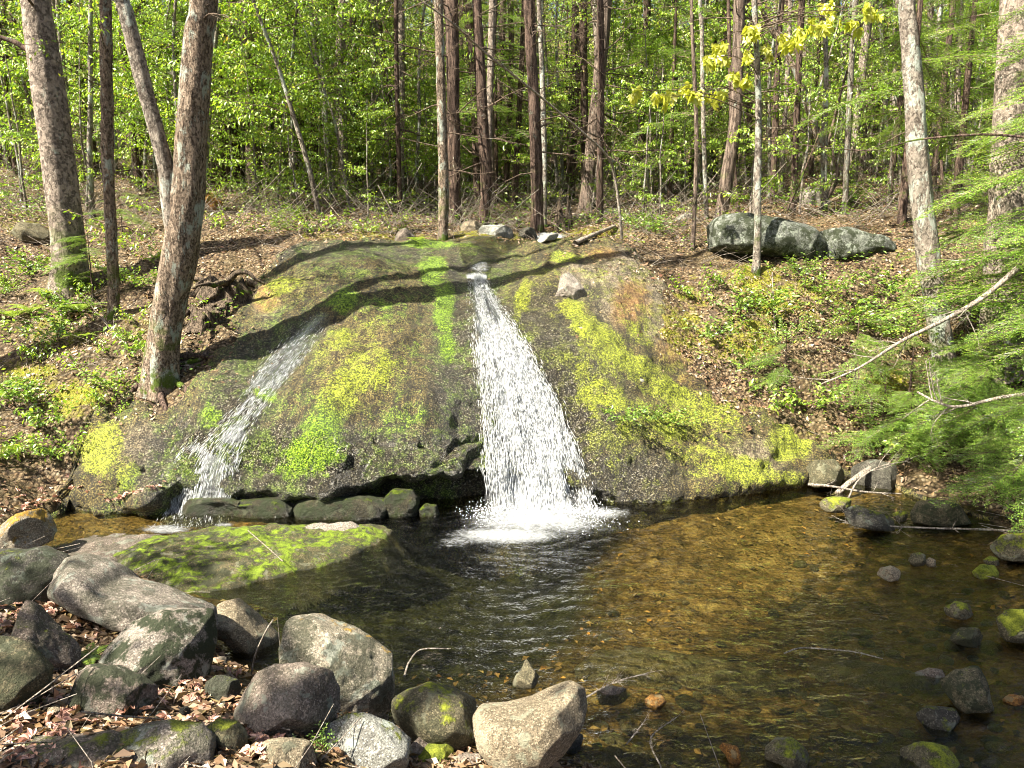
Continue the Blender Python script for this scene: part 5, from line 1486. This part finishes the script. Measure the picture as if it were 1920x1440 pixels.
hemlock("hemlock_tree", "low hemlock spreading above the right bank left of the pale fallen branch", hit(1600, 740), .95, .025, 13, 1.0, 505, .12)
hemlock("hemlock_tree", "knee-high hemlock on the right bank among leafy shrubs", hit(1470, 720), .6, .018, 9, .7, 506, .1)
hemlock("hemlock_tree", "small hemlock beneath the big white-lichened trunk", hit(1700, 800), 1.2, .025, 14, .9, 507, .15)
hemlock("hemlock_tree", "tall slender hemlock on the slope behind the big white-lichened trunk", hit(1690, 420), 7.5, .07, 34, 1.8, 508, 1.5)
hemlock("hemlock_tree", "shady hemlock behind the forked tree with grey-green fans", hit(1790, 400), 8, .08, 40, 2.0, 509, 1.5)
hemlock("hemlock_seedling", "feathery hemlock seedling at the foot of the big far left trunk", hit(175, 560), .95, .015, 13, .75, 510, .25, cat="seedling")
hemlock("hemlock_seedling", "feathery hemlock seedling beside the slim shaggy-barked tree", hit(230, 440), .7, .012, 9, .8, 511, .25, cat="seedling")
hemlock("hemlock_tree", "young hemlock at the far left edge under the bare limb", hit(30, 330), 4.5, .05, 34, 1.7, 512, .8)
for i, (px, py, H) in enumerate(((745, 345, 6), (930, 385, 4.5), (1255, 380, 6), (1520, 330, 8), (1060, 345, 7), (420, 335, 7), (350, 345, 5), (1330, 340, 8), (1180, 340, 7), (860, 335, 8))):
    hemlock("hemlock_tree", ["hemlock with thin grey-green fans left of the close pair of trunks", "small hemlock with thin fans between the crooked trunk and the middle trunk", "hemlock with thin fans left of the right brink's stems",
            "tall hemlock above the lichen boulder", "tall hemlock between the middle trunk and the leaning red-brown one", "hemlock with fans behind the dark leaning trunk", "hemlock with fans behind the twin-stemmed tree",
            "hemlock with fans behind the leaning brown trunk", "hemlock with fans behind the thin grey trunk", "tall hemlock behind the close pair of trunks"][i], hit(px, py), H, .06, 34, 2.0, 520 + i, 1.0)

hemlock("hemlock_tree", "small hemlock spreading over the propped log end", hit(1650, 850), .9, .02, 16, .85, 514, .2)
hemlock("hemlock_tree", "low hemlock fanning out at the right edge just above the dark water", at_z(1930, 930, .3), 1.1, .02, 22, 1.1, 515, .15, (3.0, 1.0))
# bare spreading limbs above the picture: their shadows net the slab and banks
def high_limbs(root, Q, RR, zlo, n, Lm, seed, nm="limbs", fwd=(.5, .3), rmx=.03):
    rr = np.random.default_rng(seed); bb = Bag()
    idx = [i for i in range(len(Q)) if Q[i, 2] > zlo]
    for k in range(n):
        i = idx[rr.integers(0, len(idx) - 2)]
        a = rr.uniform(0, 6.28)
        d = np.array([math.cos(a) + fwd[0], math.sin(a) + fwd[1], rr.uniform(.1, .6)])
        P = wander(Q[i], d, Lm * rr.uniform(.5, 1.1), 9, .16, rr, -.01)
        twiggy(bb, P, rr.uniform(.5, 1) * rmx, rr, 10, Lm * .45, 5, True, .9, None, .7)
    link(nm, bb.mesh(nm, B_twig), root, kind="stuff")
high_limbs(T3, Q3, R3, 5.3, 13, 3.4, 71)
high_limbs(T1, Q1, R1, 6.6, 9, 3.6, 72)
TL, QL, RL, bL = tree("oak_tree", "bare-limbed tree just beyond the left edge of the picture", "tree", [(-330, 700, 60), (-345, 400, 56), (-360, 100, 50)], B_beech, 10, 20, 61, 0, 1.0, Y=8.2)
high_limbs(TL, QL, RL, 4.0, 15, 3.8, 73, fwd=(.7, -.1), rmx=.02)
# ------------------------------------------------------------------ shrubs, ferns, seedlings
def proto_shrub(H, n, seed, leafL, mat, step=.045, droop=.1):
    rr = np.random.default_rng(seed)
    bb = Bag(); ends = []
    for k in range(n):
        a = rr.uniform(0, 6.28)
        p = wander([0, 0, -.03], [math.cos(a) * .7, math.sin(a) * .7, rr.uniform(.5, 1.2)], H * rr.uniform(.6, 1.2), 8, .12, rr, .03)
        twiggy(bb, p, .005, rr, 4, H * .4, 3, False, .8, ends, .3)
        ends.append(p[3:])
    root = link("leafy_shrub", None, label="x", cat="shrub")
    link("stems", bb.mesh("stems", B_twig), root)
    V, T = hang_leaves(ends, rr, step, leafL, droop, .55)
    link("foliage", mesh_np("foliage", V, tris=T, mat=mat), root)
    return root
psh = [proto_shrub(.55, 11, 601, .065, L_green, .03), proto_shrub(.85, 14, 602, .065, L_green, .032), proto_shrub(.45, 6, 603, .065, L_beech, .04, .8), proto_shrub(1.2, 9, 604, .055, L_green, .06, .3)]
shr = [(1165, 800, 0, "low leafy shrub right of the waterfall on the slab"), (1215, 790, 0, "low leafy shrub just right of the waterfall shrub"), (1270, 800, 0, "low leafy shrub at the right of the slab"), (1400, 700, 1, "leafy shrub on the right bank below the mossy patches"),
       (1470, 660, 1, "leafy shrub in the middle of the right bank"), (1540, 640, 1, "leafy shrub beside the wet shaded hollow"), (1640, 640, 1, "leafy shrub in front of the shaded hollow"), (1700, 650, 1, "leafy shrub left of the white-lichened trunk's foot"),
       (1600, 610, 0, "bright small shrub under the lichen boulder slope"), (1450, 590, 0, "small shrub with pale leaves below the thin maple"), (1550, 560, 0, "small shrub left of the hollow"), (1880, 700, 1, "leafy shrub at the right edge before the thick trunk"),
       (1840, 760, 1, "leafy shrub above the overhanging hemlock"), (1440, 770, 2, "yellow-green seedling on the right bank near the water"), (1520, 770, 0, "small shrub at the lower right bank"), (1900, 840, 1, "leafy shrub at the right edge over the water"),
       (240, 668, 2, "seedling with a row of hanging yellow leaves left of the twin-stemmed tree"), (60, 670, 2, "yellow-leaved seedling on the left bank"), (20, 640, 2, "yellow-leaved seedling at the left edge"), (110, 640, 0, "green tuft on the left bank"),
       (150, 700, 2, "small yellow seedling amid dead leaves"), (1195, 430, 0, "shrub with round leaves on the right brink"), (1230, 440, 0, "second shrub on the right brink"), (690, 440, 2, "hanging-leaved seedling on the left brink"), (640, 430, 2, "hanging-leaved seedling above the slab's top left"),
       (590, 440, 2, "seedling at the slab's top left corner"), (740, 420, 2, "seedling left of the pale scaly trunk"), (1000, 400, 3, "shrub behind the middle trunk"), (540, 380, 3, "thin shrub on the left slope"), (620, 390, 3, "thin leafy shrub left of the slim dark trunk"),
       (680, 385, 3, "leafy shrub behind the slab's left brink"), (480, 400, 3, "shrub above the rotten stump"), (1490, 400, 3, "thin shrub on top of the lichen boulder"), (1650, 400, 3, "thin shrub on the right slope"), (1600, 380, 0, "low shrub above the cleft boulder"),
       (100, 420, 3, "thin shrub behind the big left trunk"), (1340, 640, 0, "sparse shrub on leaf litter right of the slab"), (1390, 590, 0, "sparse shrub below the pale maple's foot"), (1665, 560, 0, "low shrub right of the hollow"), (10, 860, 2, "yellow-leaved sprig at the left edge above the moss boulder"),
       (330, 610, 2, "seedling behind the twin-stemmed tree's foot"), (200, 470, 2, "seedling between the two left trunks"), (60, 520, 0, "green tuft left of the big left trunk"), (260, 540, 0, "green tuft beside the slim shaggy-barked tree"), (90, 800, 2, "small yellow seedling above the orange moss of the slab"),
       (30, 760, 0, "green tuft at the left edge on the leaf slope"), (430, 430, 2, "seedling on the slope above the rotten stump"), (1370, 540, 2, "seedling below the left end of the lichen boulder"), (1500, 520, 0, "green tuft under the lichen boulder's dark gap"), (1310, 560, 2, "seedling on leaf litter beside the dry rock"),
       (1660, 850, 1, "bright leafy shrub leaning over the right end of the pool"), (1760, 830, 1, "bright leafy shrub beside the overhanging hemlock"), (1860, 800, 1, "leafy shrub at the lower right edge above the dark water"),
       (590, 1415, 0, "tiny bright green plant between the bottom rocks")]
us = set()
for px, py, k, lab in shr:
    o = copy_tree(psh[k]) if k in us else psh[k]
    us.add(k)
    p = hit(px, py)
    o.location = (p[0], p[1], float(top_z(p[0], p[1])))
    o.rotation_euler = (0, 0, rf.uniform(0, 6.28))
    s = rf.uniform(.8, 1.15) * (.6 if k == 1 and px < 1700 and py < 780 else 1) * (.25 if py > 1300 else .6 if 1100 < px < 1300 and py > 700 else 1); o.scale = (s, s, s)
    o['label'] = lab
for i in range(46):
    p = hit(rf.uniform(0, 290), rf.uniform(470, 900)) if i < 30 else hit(rf.uniform(330, 900), rf.uniform(375, 445))
    k = [2, 0, 2][i % 3]
    if float(rz(p[0], p[1])) > float(gz(p[0], p[1])): continue
    o = copy_tree(psh[k])
    o.location = (p[0], p[1], float(top_z(p[0], p[1]))); o.rotation_euler = (0, 0, rf.uniform(0, 6.28))
    s_ = rf.uniform(.4, .85); o.scale = (s_, s_, s_)
    side = "on the left leaf slope" if i < 30 else "along the slab's upper left brink"
    o['label'] = ("yellow-green seedling " if k == 2 else "small green tuft ") + side; o['group'] = o['label'].replace('seedling', 'seedlings').replace('tuft', 'tufts')
for i in range(45):
    Y = rf.uniform(13, 21); x = rf.uniform(-.72, .72) * Y
    put_sapling((x, Y, float(gz(x, Y))), 3, 2)
def proto_fern(seed, n=8, L=.42):
    rr = np.random.default_rng(seed)
    root = link("fern", None, label="x", cat="fern")
    for k in range(n):
        a = 6.28 * k / n + rr.normal(0, .2)
        t = np.linspace(0, 1, 22)
        ll = L * rr.uniform(.7, 1.1)
        q = np.stack([math.cos(a) * t * ll, math.sin(a) * t * ll, ll * (.75 * t - .6 * t ** 2)], 1)
        ax = np.gradient(q, axis=0); ax /= np.linalg.norm(ax, axis=1)[:, None]
        sd = np.cross(ax, [0, 0, 1.0]); sd /= np.linalg.norm(sd, axis=1)[:, None]
        pl = ll * .24 * np.sin(np.clip(t * 1.05 + .06, 0, 1) * math.pi) ** .7 * (1 - .5 * t)
        P = np.vstack([q[2:], q[2:]]); D = np.vstack([(sd + ax * .35)[2:], (-sd + ax * .35)[2:]]); LL = np.concatenate([pl[2:], pl[2:]]) + .01
        V, T = leaves(P, D, np.tile([0, 0, 1.0], (len(P), 1)) + rr.normal(0, .1, (len(P), 3)), LL, .02 * L / .42, .05)
        tb_ = Bag(); tb_.add(V, T=T); tube(tb_, q, np.linspace(.003, .001, 22), 3, cap=False)
        link("frond", tb_.mesh("frond", L_fern), root)
    return root
pf = proto_fern(701)
for i, (px, py, s, lab) in enumerate(((150, 590, 1.1, "fern on the left bank below the big left trunk"), (25, 600, 1.2, "fern at the left edge of the bank"), (95, 560, .9, "fern just left of the trunk's buttressed foot"), (160, 1135, .42, "small fern growing out of red dead leaves by the big angular boulder"),
                                      (165, 1245, .42, "shaded small fern at the foot of the wedge rock"), (780, 455, .6, "tiny fern on the brink of the slab"), (150, 640, .8, "fern beside the yellow seedlings"), (60, 590, .9, "fern tuft between the left-edge fern and the trunk"))):
    o = copy_tree(pf) if i else pf
    p = hit(px, py); o.location = (p[0], p[1], float(top_z(p[0], p[1])) + .02); o.scale = (s, s, s); o.rotation_euler = (0, 0, i * 1.3); o['label'] = lab

# ------------------------------------------------------------------ deadwood
def stick(label, pts, w0, w1, Yref=None, z=None, mat=B_dead, twigs=0, seed=0, name="dead_branch", lift=.02, tl=.25, k=7):
    P = []
    for q in pts:
        if len(q) == 3: P.append(at(*q))
        elif z is not None: P.append(at_z(q[0], q[1], z))
        else:
            h = hit(q[0], q[1], True); P.append(h + [0, 0, lift])
    P = np.array(P); b = P.mean(0)
    Q = catmull(P - b, 40)
    d = (b - CAM) @ FW
    bg = Bag(); tube(bg, Q, np.linspace(w0, w1, 40) / 2 / FPX * d, k, .10, seed)
    root = link(name, bg.mesh(name, mat), loc=b, label=label, cat="branch")
    if twigs:
        rr = np.random.default_rng(seed); tb_ = Bag()
        for _ in range(twigs):
            i = rr.integers(8, 38)
            dirv = Q[min(i + 1, 39)] - Q[i]; dirv /= np.linalg.norm(dirv)
            a = dirv + rr.normal(0, .55, 3) + [0, 0, .15]
            twiggy(tb_, wander(Q[i], a, tl * rr.uniform(.5, 1.2), 6, .12, rr), max(w1, 1.5) / 2.5 / FPX * d, rr, 4, tl * .45)
        link("twigs", tb_.mesh("twigs", mat), root)
    return root
stick("long pale fallen branch reaching down left from the right edge over the bank", [(1908, 503, 7.6), (1840, 560, 7.7), (1760, 605, 7.8), (1690, 640, 7.9), (1610, 690, 8.1), (1540, 720, 8.3)], 11, 3, twigs=10, seed=1, tl=.5)
stick("grey crooked dead branch low over the right bank", [(1960, 735, 7.3), (1880, 745, 7.4), (1800, 762, 7.5), (1760, 755, 7.6), (1720, 735, 7.8)], 8, 4, twigs=7, seed=2, tl=.4)
stick("pale log end propped on the bank at the right end of the slab", [(1562, 932, 8.0), (1600, 900, 8.1), (1650, 866, 8.3)], 11, 9, seed=3, k=9)
stick("white stick lying along the water's edge across the propped log end", [(1515, 908, 8.0), (1560, 912, 7.9), (1620, 922, 7.8), (1690, 926, 7.8)], 6, 2, twigs=4, seed=4)
stick("long bleached branch lying low across the dark right water", [(1980, 1000, 6.7), (1850, 993, 6.75), (1740, 990, 6.8), (1620, 984, 6.9), (1580, 980, 7.0)], 5, 2, twigs=7, seed=5, tl=.35)
stick("bare grey branch hanging above the black water under the hemlocks", [(1590, 935, 7.7), (1610, 900, 7.8), (1650, 875, 7.9), (1700, 865, 8.0)], 4, 2, twigs=6, seed=6, tl=.3)
stick("forked dead twig lying over the shallows beside the crescent boulder", [(1098, 1308, 4.02), (1130, 1290, 4.05), (1165, 1275, 4.1), (1215, 1262, 4.15)], 4, 2, twigs=10, seed=7, tl=.14)
stick("white peeled stick standing up between the big and round boulders", [(470, 1268, 4.15), (480, 1225, 4.15), (498, 1185, 4.1), (512, 1162, 4.1)], 4, 3, seed=8)
stick("curved grey stick in the dark water behind the tall pale boulder", [(758, 1268), (768, 1240), (790, 1218), (845, 1216)], 4, 2, z=.01, seed=9)
stick("thin stick leaning between the mossy stone and the crescent boulder", [(838, 1440, 3.55), (865, 1415, 3.6), (897, 1392, 3.65)], 5, 4, seed=10)
stick("small branching twig stuck in the shallows right of the crescent boulder", [(1175, 1395), (1195, 1370), (1210, 1350)], 3, 2, z=.02, twigs=6, seed=11, tl=.1)
stick("forked thin twig in the near shallows", [(1240, 1440), (1220, 1385), (1268, 1345)], 3, 2, z=.02, twigs=5, seed=12, tl=.1)
stick("thin arched twig across the submerged amber slab", [(1470, 1225), (1500, 1215), (1545, 1217), (1600, 1222), (1655, 1235)], 3, 2, z=.01, twigs=2, seed=13, tl=.12)
stick("weathered log lying along the right brink of the stream", [(1078, 462), (1110, 448), (1152, 430)], 9, 7, lift=.05, seed=14, k=9)
stick("grey branch lying on the left bank leaf litter below the ferns", [(240, 650), (215, 630), (180, 590), (110, 585)], 3, 2, twigs=8, seed=15, tl=.4)
stick("dead branch on the slope left of the twin-stemmed tree", [(60, 600), (130, 572), (200, 575)], 4, 2, twigs=8, seed=16, tl=.5)
stick("short thick root-like branch by the twin-stemmed tree's foot", [(340, 690), (370, 684), (392, 668)], 9, 8, lift=.05, mat=B_flaky, seed=17)
stick("thin twig lying on the green moss carpet", [(465, 995), (500, 1025), (530, 1052)], 2, 1.5, z=.19, seed=18)
stick("bare bush of dead twigs before the thin maple on the right bank", [(1455, 640), (1450, 560, 10.3), (1448, 510, 10.4)], 4, 2, seed=19, twigs=4)
stick("leaning dead stem left of the shaded hollow", [(1475, 395, 13), (1500, 340, 13), (1520, 290, 13), (1540, 240, 13)], 5, 2, seed=20, twigs=5, mat=B_hem)
stick("pale twiggy limb stretching from the right edge at mid height", [(1960, 262, 6.5), (1850, 252, 6.7), (1720, 262, 7.0), (1620, 282, 7.3), (1430, 262, 8.0)], 5, 1.5, seed=21, twigs=8, tl=.5, mat=B_hem)

def stump(label, px, py, r, h, seed, roots=9, mat=B_rot):
    b = hit(px, py); rr = np.random.default_rng(seed)
    root = link("rotten_stump", None, loc=b, label=label, cat="stump")
    bg = Bag()
    th = np.linspace(0, 2 * math.pi, 28, endpoint=False)
    rows = []
    for j, t in enumerate(np.linspace(0, 1, 16)):
        rad = r * (1.25 - .5 * t) * (1 + .25 * noise(np.cos(th) * 2, np.sin(th) * 2, t * 2, seed) + .10 * noise(np.cos(th) * 7, np.sin(th) * 7, t * 1.2, seed + 1))
        z = -.12 + t * h * (1 + .55 * noise(np.cos(th) * 2.5, np.sin(th) * 2.5, 3, seed + 2) * t)
        rows.append(np.stack([np.cos(th) * rad, np.sin(th) * rad, z], 1))
    for t in (.7, .3):
        rows.append(np.stack([np.cos(th) * r * .7 * t, np.sin(th) * r * .7 * t, np.full(28, h * (.3 + .3 * t)) + .1 * h * rr.normal(size=28)], 1))
    V = np.vstack(rows); n = len(rows)
    i = np.arange(n * 28).reshape(n, 28); j = np.roll(i, -1, 1)
    bg.add(V, Q=np.stack([i[:-1], j[:-1], j[1:], i[1:]], -1).reshape(-1, 4))
    link("stump_body", bg.mesh("stump_body", mat), root)
    bg = Bag()
    for k in range(roots):
        a = rr.uniform(0, 6.28)
        P = wander([math.cos(a) * r * .8, math.sin(a) * r * .8, h * rr.uniform(.1, .7)], [math.cos(a), math.sin(a), rr.uniform(-.5, .3)], r * rr.uniform(1, 2.2), 8, .25, rr, .12)
        tube(bg, catmull(P, 16), np.linspace(r * .16, r * .04, 16), 6, .2, k)
    link("roots", bg.mesh("roots", mat), root)
stump("rotten root mass with gaping dark hollows above the slab's left edge", 422, 556, .32, .30, 1, 18)
stump("dark broken stump by the stream inlet", 1056, 432, .14, .5, 2, 6)
stump("crumbling mossy stump on the left bank by the slab", 385, 600, .22, .22, 3, 8)

# ------------------------------------------------------------------ litter, twigs, cover
rl = np.random.default_rng(77)
def scatter(n, ymax, pw=2.0):
    Y = 2.4 + (ymax - 2.4) * rl.uniform(0, 1, n) ** pw
    X = rl.uniform(-.78, .78, n) * (Y + .6)
    return X, Y
def surf_normal(X, Y, f=top_z, e=.05):
    dx = (f(X + e, Y) - f(X - e, Y)) / (2 * e); dy = (f(X, Y + e) - f(X, Y - e)) / (2 * e)
    N = np.stack([-dx, -dy, np.ones_like(dx)], 1)
    return N / np.linalg.norm(N, axis=1)[:, None]
X, Y = scatter(300000, 24, 1.1)
g, rk = gz(X, Y), rz(X, Y)
px, py, _ = project(np.stack([X, Y, g], 1))
sdl = poly_sd(X, Y, rock_poly)
cover = (g > .015) & ((g > rk - .01) | (rl.uniform(0, 1, len(X)) < .7 * np.exp(-np.clip(sdl, 0, 9) / .16)) | (rl.uniform(0, 1, len(X)) < .008 + .3 * cells(px, py, DRY, .5)))
cover &= ~((cells(px, py, [(1620, 560, 80, 60, 0, 1)], .3) > .5) & (rl.uniform(0, 1, len(X)) < .8))
cover &= fbm(X * 1.5, Y * 1.5, 0, 3, 90) + rl.uniform(-.7, .7, len(X)) > -.2
X, Y = X[cover], Y[cover]
Z = top_z(X, Y)
N = surf_normal(X, Y)
n = len(X)
D = rdir(n, rl); D -= N * (D * N).sum(1)[:, None]; D /= np.linalg.norm(D, axis=1)[:, None]
N2 = N + rl.normal(0, .42, (n, 3))
D = D + N * rl.normal(.05, .28, n)[:, None]
Ls = rl.uniform(.025, .07, n) * rl.choice([.6, .85, 1.3], n) * (1 + .015 * Y) * (1 - .25 * smooth(5, 7, Y))
V, T = leaves(np.stack([X, Y, Z + rl.uniform(.0, .035, n)], 1) - D * Ls[:, None] * .5, D, N2, Ls, Ls * rl.uniform(.35, .7, n), rl.uniform(-.4, .5, (n, 1)))
link("leaf_litter", mesh_np("leaf_litter", V, tris=T, mat=L_litter, smooth_=False), kind="stuff", label="carpet of brown and pinkish dead leaves on the banks", cat="litter")
# single fallen leaves on the near shore, pieces of the ground
fl = []
L_red = leaf_mat('red_dead_leaf', [(0, (.14, .06, .04)), (.3, (.34, .17, .12)), (.6, (.52, .30, .23)), (.85, (.50, .31, .24)), (1, (.52, .24, .10))], .12, .5)
for v in range(5):
    V, T = leaves([[0, 0, 0]] * 5, [[1, 0, .1], [.6, .6, .15], [.6, -.6, .1], [0, .8, .2], [0, -.8, .1]], [[0, 0, 1.0]] * 5, [.055, .05, .05, .035, .035], [.024, .022, .022, .018, .018], .3, True)
    V[:, 2] += .012 * np.sin(V[:, 0] * 60 + v) + .2 * (V[:, 1] ** 2) * 8
    fl.append(mesh_np("fallen_leaf", V * .8, tris=T, mat=L_red, smooth_=False))
reg = [(150, 1150, 130, 60), (230, 1330, 260, 50), (400, 1310, 110, 40), (500, 1400, 60, 30), (60, 1340, 80, 70), (60, 950, 110, 60), (250, 960, 90, 30), (80, 1430, 90, 25), (60, 1165, 60, 50)]
c_ = 0
while c_ < 290:
    a = reg[rl.integers(0, len(reg))]
    qx, qy = rl.normal(a[0], a[2] * .5), rl.normal(a[1], a[3] * .5)
    if qx < -20 or qy > 1450: continue
    p = hit(qx, qy)
    z = float(top_z(p[0], p[1]))
    if z < .03: continue
    o = link("fallen_leaf", fl[rl.integers(0, 5)], GROUND, loc=(p[0], p[1], z + rl.uniform(.012, .04)))
    o.rotation_euler = (rl.normal(0, .35), rl.normal(0, .35), rl.uniform(0, 6.28))
    s = rl.uniform(.7, 1.3); o.scale = (s, s, s); c_ += 1

X, Y = scatter(16000, 24, .9)
g, rk = gz(X, Y), rz(X, Y)
k = (g > .03) & (g > rk) & ((Y > 6) | (rl.uniform(0, 1, len(X)) < .25)) & (fbm(X * .7, Y * .7, 0, 2, 55) + .3 * (Y > 11) + rl.uniform(-.5, .3, len(X)) > -.1)
X, Y = X[k], Y[k]; n = len(X)
bag = Bag()
Z = top_z(X, Y)
A = rl.uniform(0, 6.28, n); ln = rl.uniform(.08, .5, n); upz = np.abs(rl.normal(0, .28, n)) * (1 + 1.0 * smooth(10.5, 12, Y)); ln = ln * (1 + smooth(10.5, 12, Y))
for i in range(n):
    d = np.array([math.cos(A[i]), math.sin(A[i]), upz[i]])
    p0 = np.array([X[i], Y[i], Z[i] + .01]); p1 = p0 + d * ln[i] * .5 + [0, 0, rl.normal(0, .02)]; p2 = p0 + d * ln[i] + rl.normal(0, .04, 3)
    P = np.array([p0, p1, p2]); r_ = rl.uniform(.0016, .0045)
    s1 = np.cross(d, [0, 0, 1.0]); s1 /= np.linalg.norm(s1); s2 = np.cross(s1, d)
    V = np.concatenate([P + s1 * r_, P - s1 * r_ * .5 + s2 * r_ * .9, P - s1 * r_ * .5 - s2 * r_ * .9])
    bag.add(V, Q=[[0, 1, 4, 3], [1, 2, 5, 4], [3, 4, 7, 6], [4, 5, 8, 7], [6, 7, 1, 0], [7, 8, 2, 1]])
link("brushwood", bag.mesh("brushwood", B_dead), kind="stuff", label="dry sticks and twigs strewn over the forest floor", cat="brushwood")

# low green and yellow growth on the floor
X, Y = scatter(130000, 32, .9)
g, rk = gz(X, Y), rz(X, Y)
k = (g > .05) & (g > rk) & (Y > 6) & (fbm(X * .9, Y * .9, 0, 3, 66) + .25 * smooth(11, 16, Y) - .22 * ((X > 1.4) & (Y < 11.5)) + rl.uniform(-.5, .3, len(X)) > .30)
X, Y = X[k], Y[k]; n = len(X)
hgt = rl.uniform(.01, .22, n) * (1 + smooth(12, 20, Y) * 2.5)
D = rdir(n, rl); D[:, 2] = np.abs(D[:, 2]) * .3 - .1
Ls = rl.uniform(.02, .05, n) * (1 + .035 * Y)
V, T = leaves(np.stack([X, Y, top_z(X, Y) + hgt], 1), D, rl.normal(0, .4, (n, 3)) + [0, 0, 1], Ls, Ls * .55, .2)
link("ground_cover", mesh_np("ground_cover", V, tris=T, mat=L_green, smooth_=False), kind="stuff", label="low green leaves covering the forest floor", cat="ground cover")

# far woods: clumps of leaves beyond the trunks one can tell apart
cl = []
for i in range(2300):
    Y = rl.uniform(25, 75); x = rl.uniform(-.78, .78) * Y
    z = float(gz(x, Y)) + rl.uniform(0, 1) ** 1.2 * (7 + .12 * Y)
    m = rl.integers(50, 120)
    s = rl.uniform(.5, 1.5)
    cl.append(np.array([x, Y, z]) + rl.normal(0, 1, (m, 3)) * [s, s, s * .5])
P = np.vstack(cl); n = len(P)
Ls = .16 * rl.uniform(.6, 1.3, n) * (P[:, 1] / 40) ** .5
V, T = leaves(P, rdir(n, rl) + [0, 0, -.4], rl.normal(0, 1, (n, 3)) + [0, 0, .5], Ls, Ls * .6, .2)
link("far_woods", mesh_np("far_woods", V, tris=T, mat=L_far, smooth_=False), kind="stuff", label="mass of pale green leaves filling the woods far behind", cat="woods")

# ------------------------------------------------------------------ two trees standing left of and behind the viewpoint; their shade reaches the near shore and shallows
def shade_tree(label, foot, fork_z, targets, seed, hr=(5.5, 8.5), leaf=.11, m=(110, 190)):
    rr = np.random.default_rng(seed)
    b = np.array([foot[0], foot[1], float(gz(foot[0], foot[1])) - .1])
    root = link("maple_tree", None, loc=b, label=label, cat="tree")
    Q = catmull(np.array([[0, 0, 0], [.1, .1, fork_z * .5], [.3, .2, fork_z], [.9, .6, fork_z * 1.6]]), 40)
    bg = Bag(); tube(bg, Q, np.linspace(.22, .08, 40), 14, .06, seed, .4)
    link("trunk", bg.mesh("trunk", B_beech), root)
    bb = Bag(); P = []
    ts = np.array(to_sun)
    for (px, py, sp, cnt) in targets:
        for q in range(cnt):
            t = at_z(px + rr.normal(0, sp), py + rr.normal(0, sp * .5), .1)
            h = rr.uniform(*hr)
            c = t + ts * (h / ts[2]) - b
            s = Q[rr.integers(16, 39)]
            tube(bb, catmull([s, (s + c) / 2 + [0, 0, rr.uniform(-.1, .5)] + rr.normal(0, .15, 3), c], 9), np.linspace(.035, .008, 9), 4, cap=False)
            n = rr.integers(*m)
            P.append(c + rr.normal(0, 1, (n, 3)) * [.27, .27, .15])
    link("branches", bb.mesh("branches", B_twig), root)
    P = np.vstack(P); n = len(P)
    V, T = leaves(P, rdir(n, rr) + [0, 0, -.3], rr.normal(0, .6, (n, 3)) + [0, 0, .8], leaf * rr.uniform(.7, 1.3, n), leaf * .65, .15)
    link("crown", mesh_np("crown", V, tris=T, mat=L_green), root)
shade_tree("maple just left of the viewpoint whose crown shades the near right shallows", (-3.4, -1.6), 5.0,
           [(1740, 1000, 60, 7), (1880, 1060, 50, 6), (1640, 1060, 40, 3), (1380, 1390, 40, 4), (1480, 1400, 60, 6), (1650, 1400, 80, 6), (1800, 1330, 60, 7), (1750, 1180, 80, 8), (1880, 1250, 50, 6), (1560, 1110, 60, 4), (1680, 1010, 60, 6), (1850, 960, 60, 6), (1400, 1180, 50, 3), (1650, 1250, 60, 4), (1900, 1420, 60, 6)], 900)
shade_tree("maple beyond the left edge whose crown dapples the near left rocks", (-7.6, -.6), 5.5,
           [(40, 1110, 30, 3), (30, 1330, 30, 3), (200, 1320, 30, 2), (310, 1055, 25, 2), (620, 1100, 50, 2)], 901)

X, Y = rl.uniform(-4, 5.2, 4200), rl.uniform(3.3, 8.4, 4200)
g = gz(X, Y)
k = (g < -.03) & (g > -.45) & (rz(X, Y) < g) & (fbm(X * 1.3, Y * 1.3, 0, 3, 99) + rl.uniform(-.6, .6, 4200) > -.1)
X, Y, g = X[k], Y[k], g[k]; n = len(X)
D = rdir(n, rl); D[:, 2] *= .15
Ls = rl.uniform(.03, .08, n)
V, T = leaves(np.stack([X, Y, g + .015], 1), D, rl.normal(0, .25, (n, 3)) + [0, 0, 1], Ls, Ls * .55, .2)
L_sunk = leaf_mat("sunken_leaf", [(0, (.05, .03, .015)), (.5, (.18, .11, .05)), (.85, (.34, .22, .10)), (.97, (.5, .24, .06)), (1, (.5, .45, .3))], .1, .5)
link("sunken_leaves", mesh_np("sunken_leaves", V, tris=T, mat=L_sunk, smooth_=False), kind="stuff", label="brown and orange leaves lying on the bed of the pool", cat="litter")

# which one of its row: look-alikes that stand in a row are told apart by their order from the left
ORD = ["leftmost", "second from left", "third from left", "fourth from left", "fifth from left", "sixth from left", "seventh from left", "eighth from left", "ninth from left", "tenth from left", "eleventh from left", "twelfth from left"]
by = {}
for o in list(C.objects):
    if o.parent is None and o.get('category') in ('tree', 'sapling') and o.get('group'):
        by.setdefault(o['label'], []).append(o)
bpy.context.view_layer.update()
for lab, os_ in by.items():
    if 1 < len(os_) <= len(ORD):
        xs = [project(np.array([list(o.location)]))[0][0] for o in os_]
        for k, i in enumerate(np.argsort(xs)):
            t = ORD[k] + " " + lab
            if len(t.split()) <= 16:
                os_[i]['label'] = t if len(t.split()) <= 16 else " ".join(t.split()[:16])
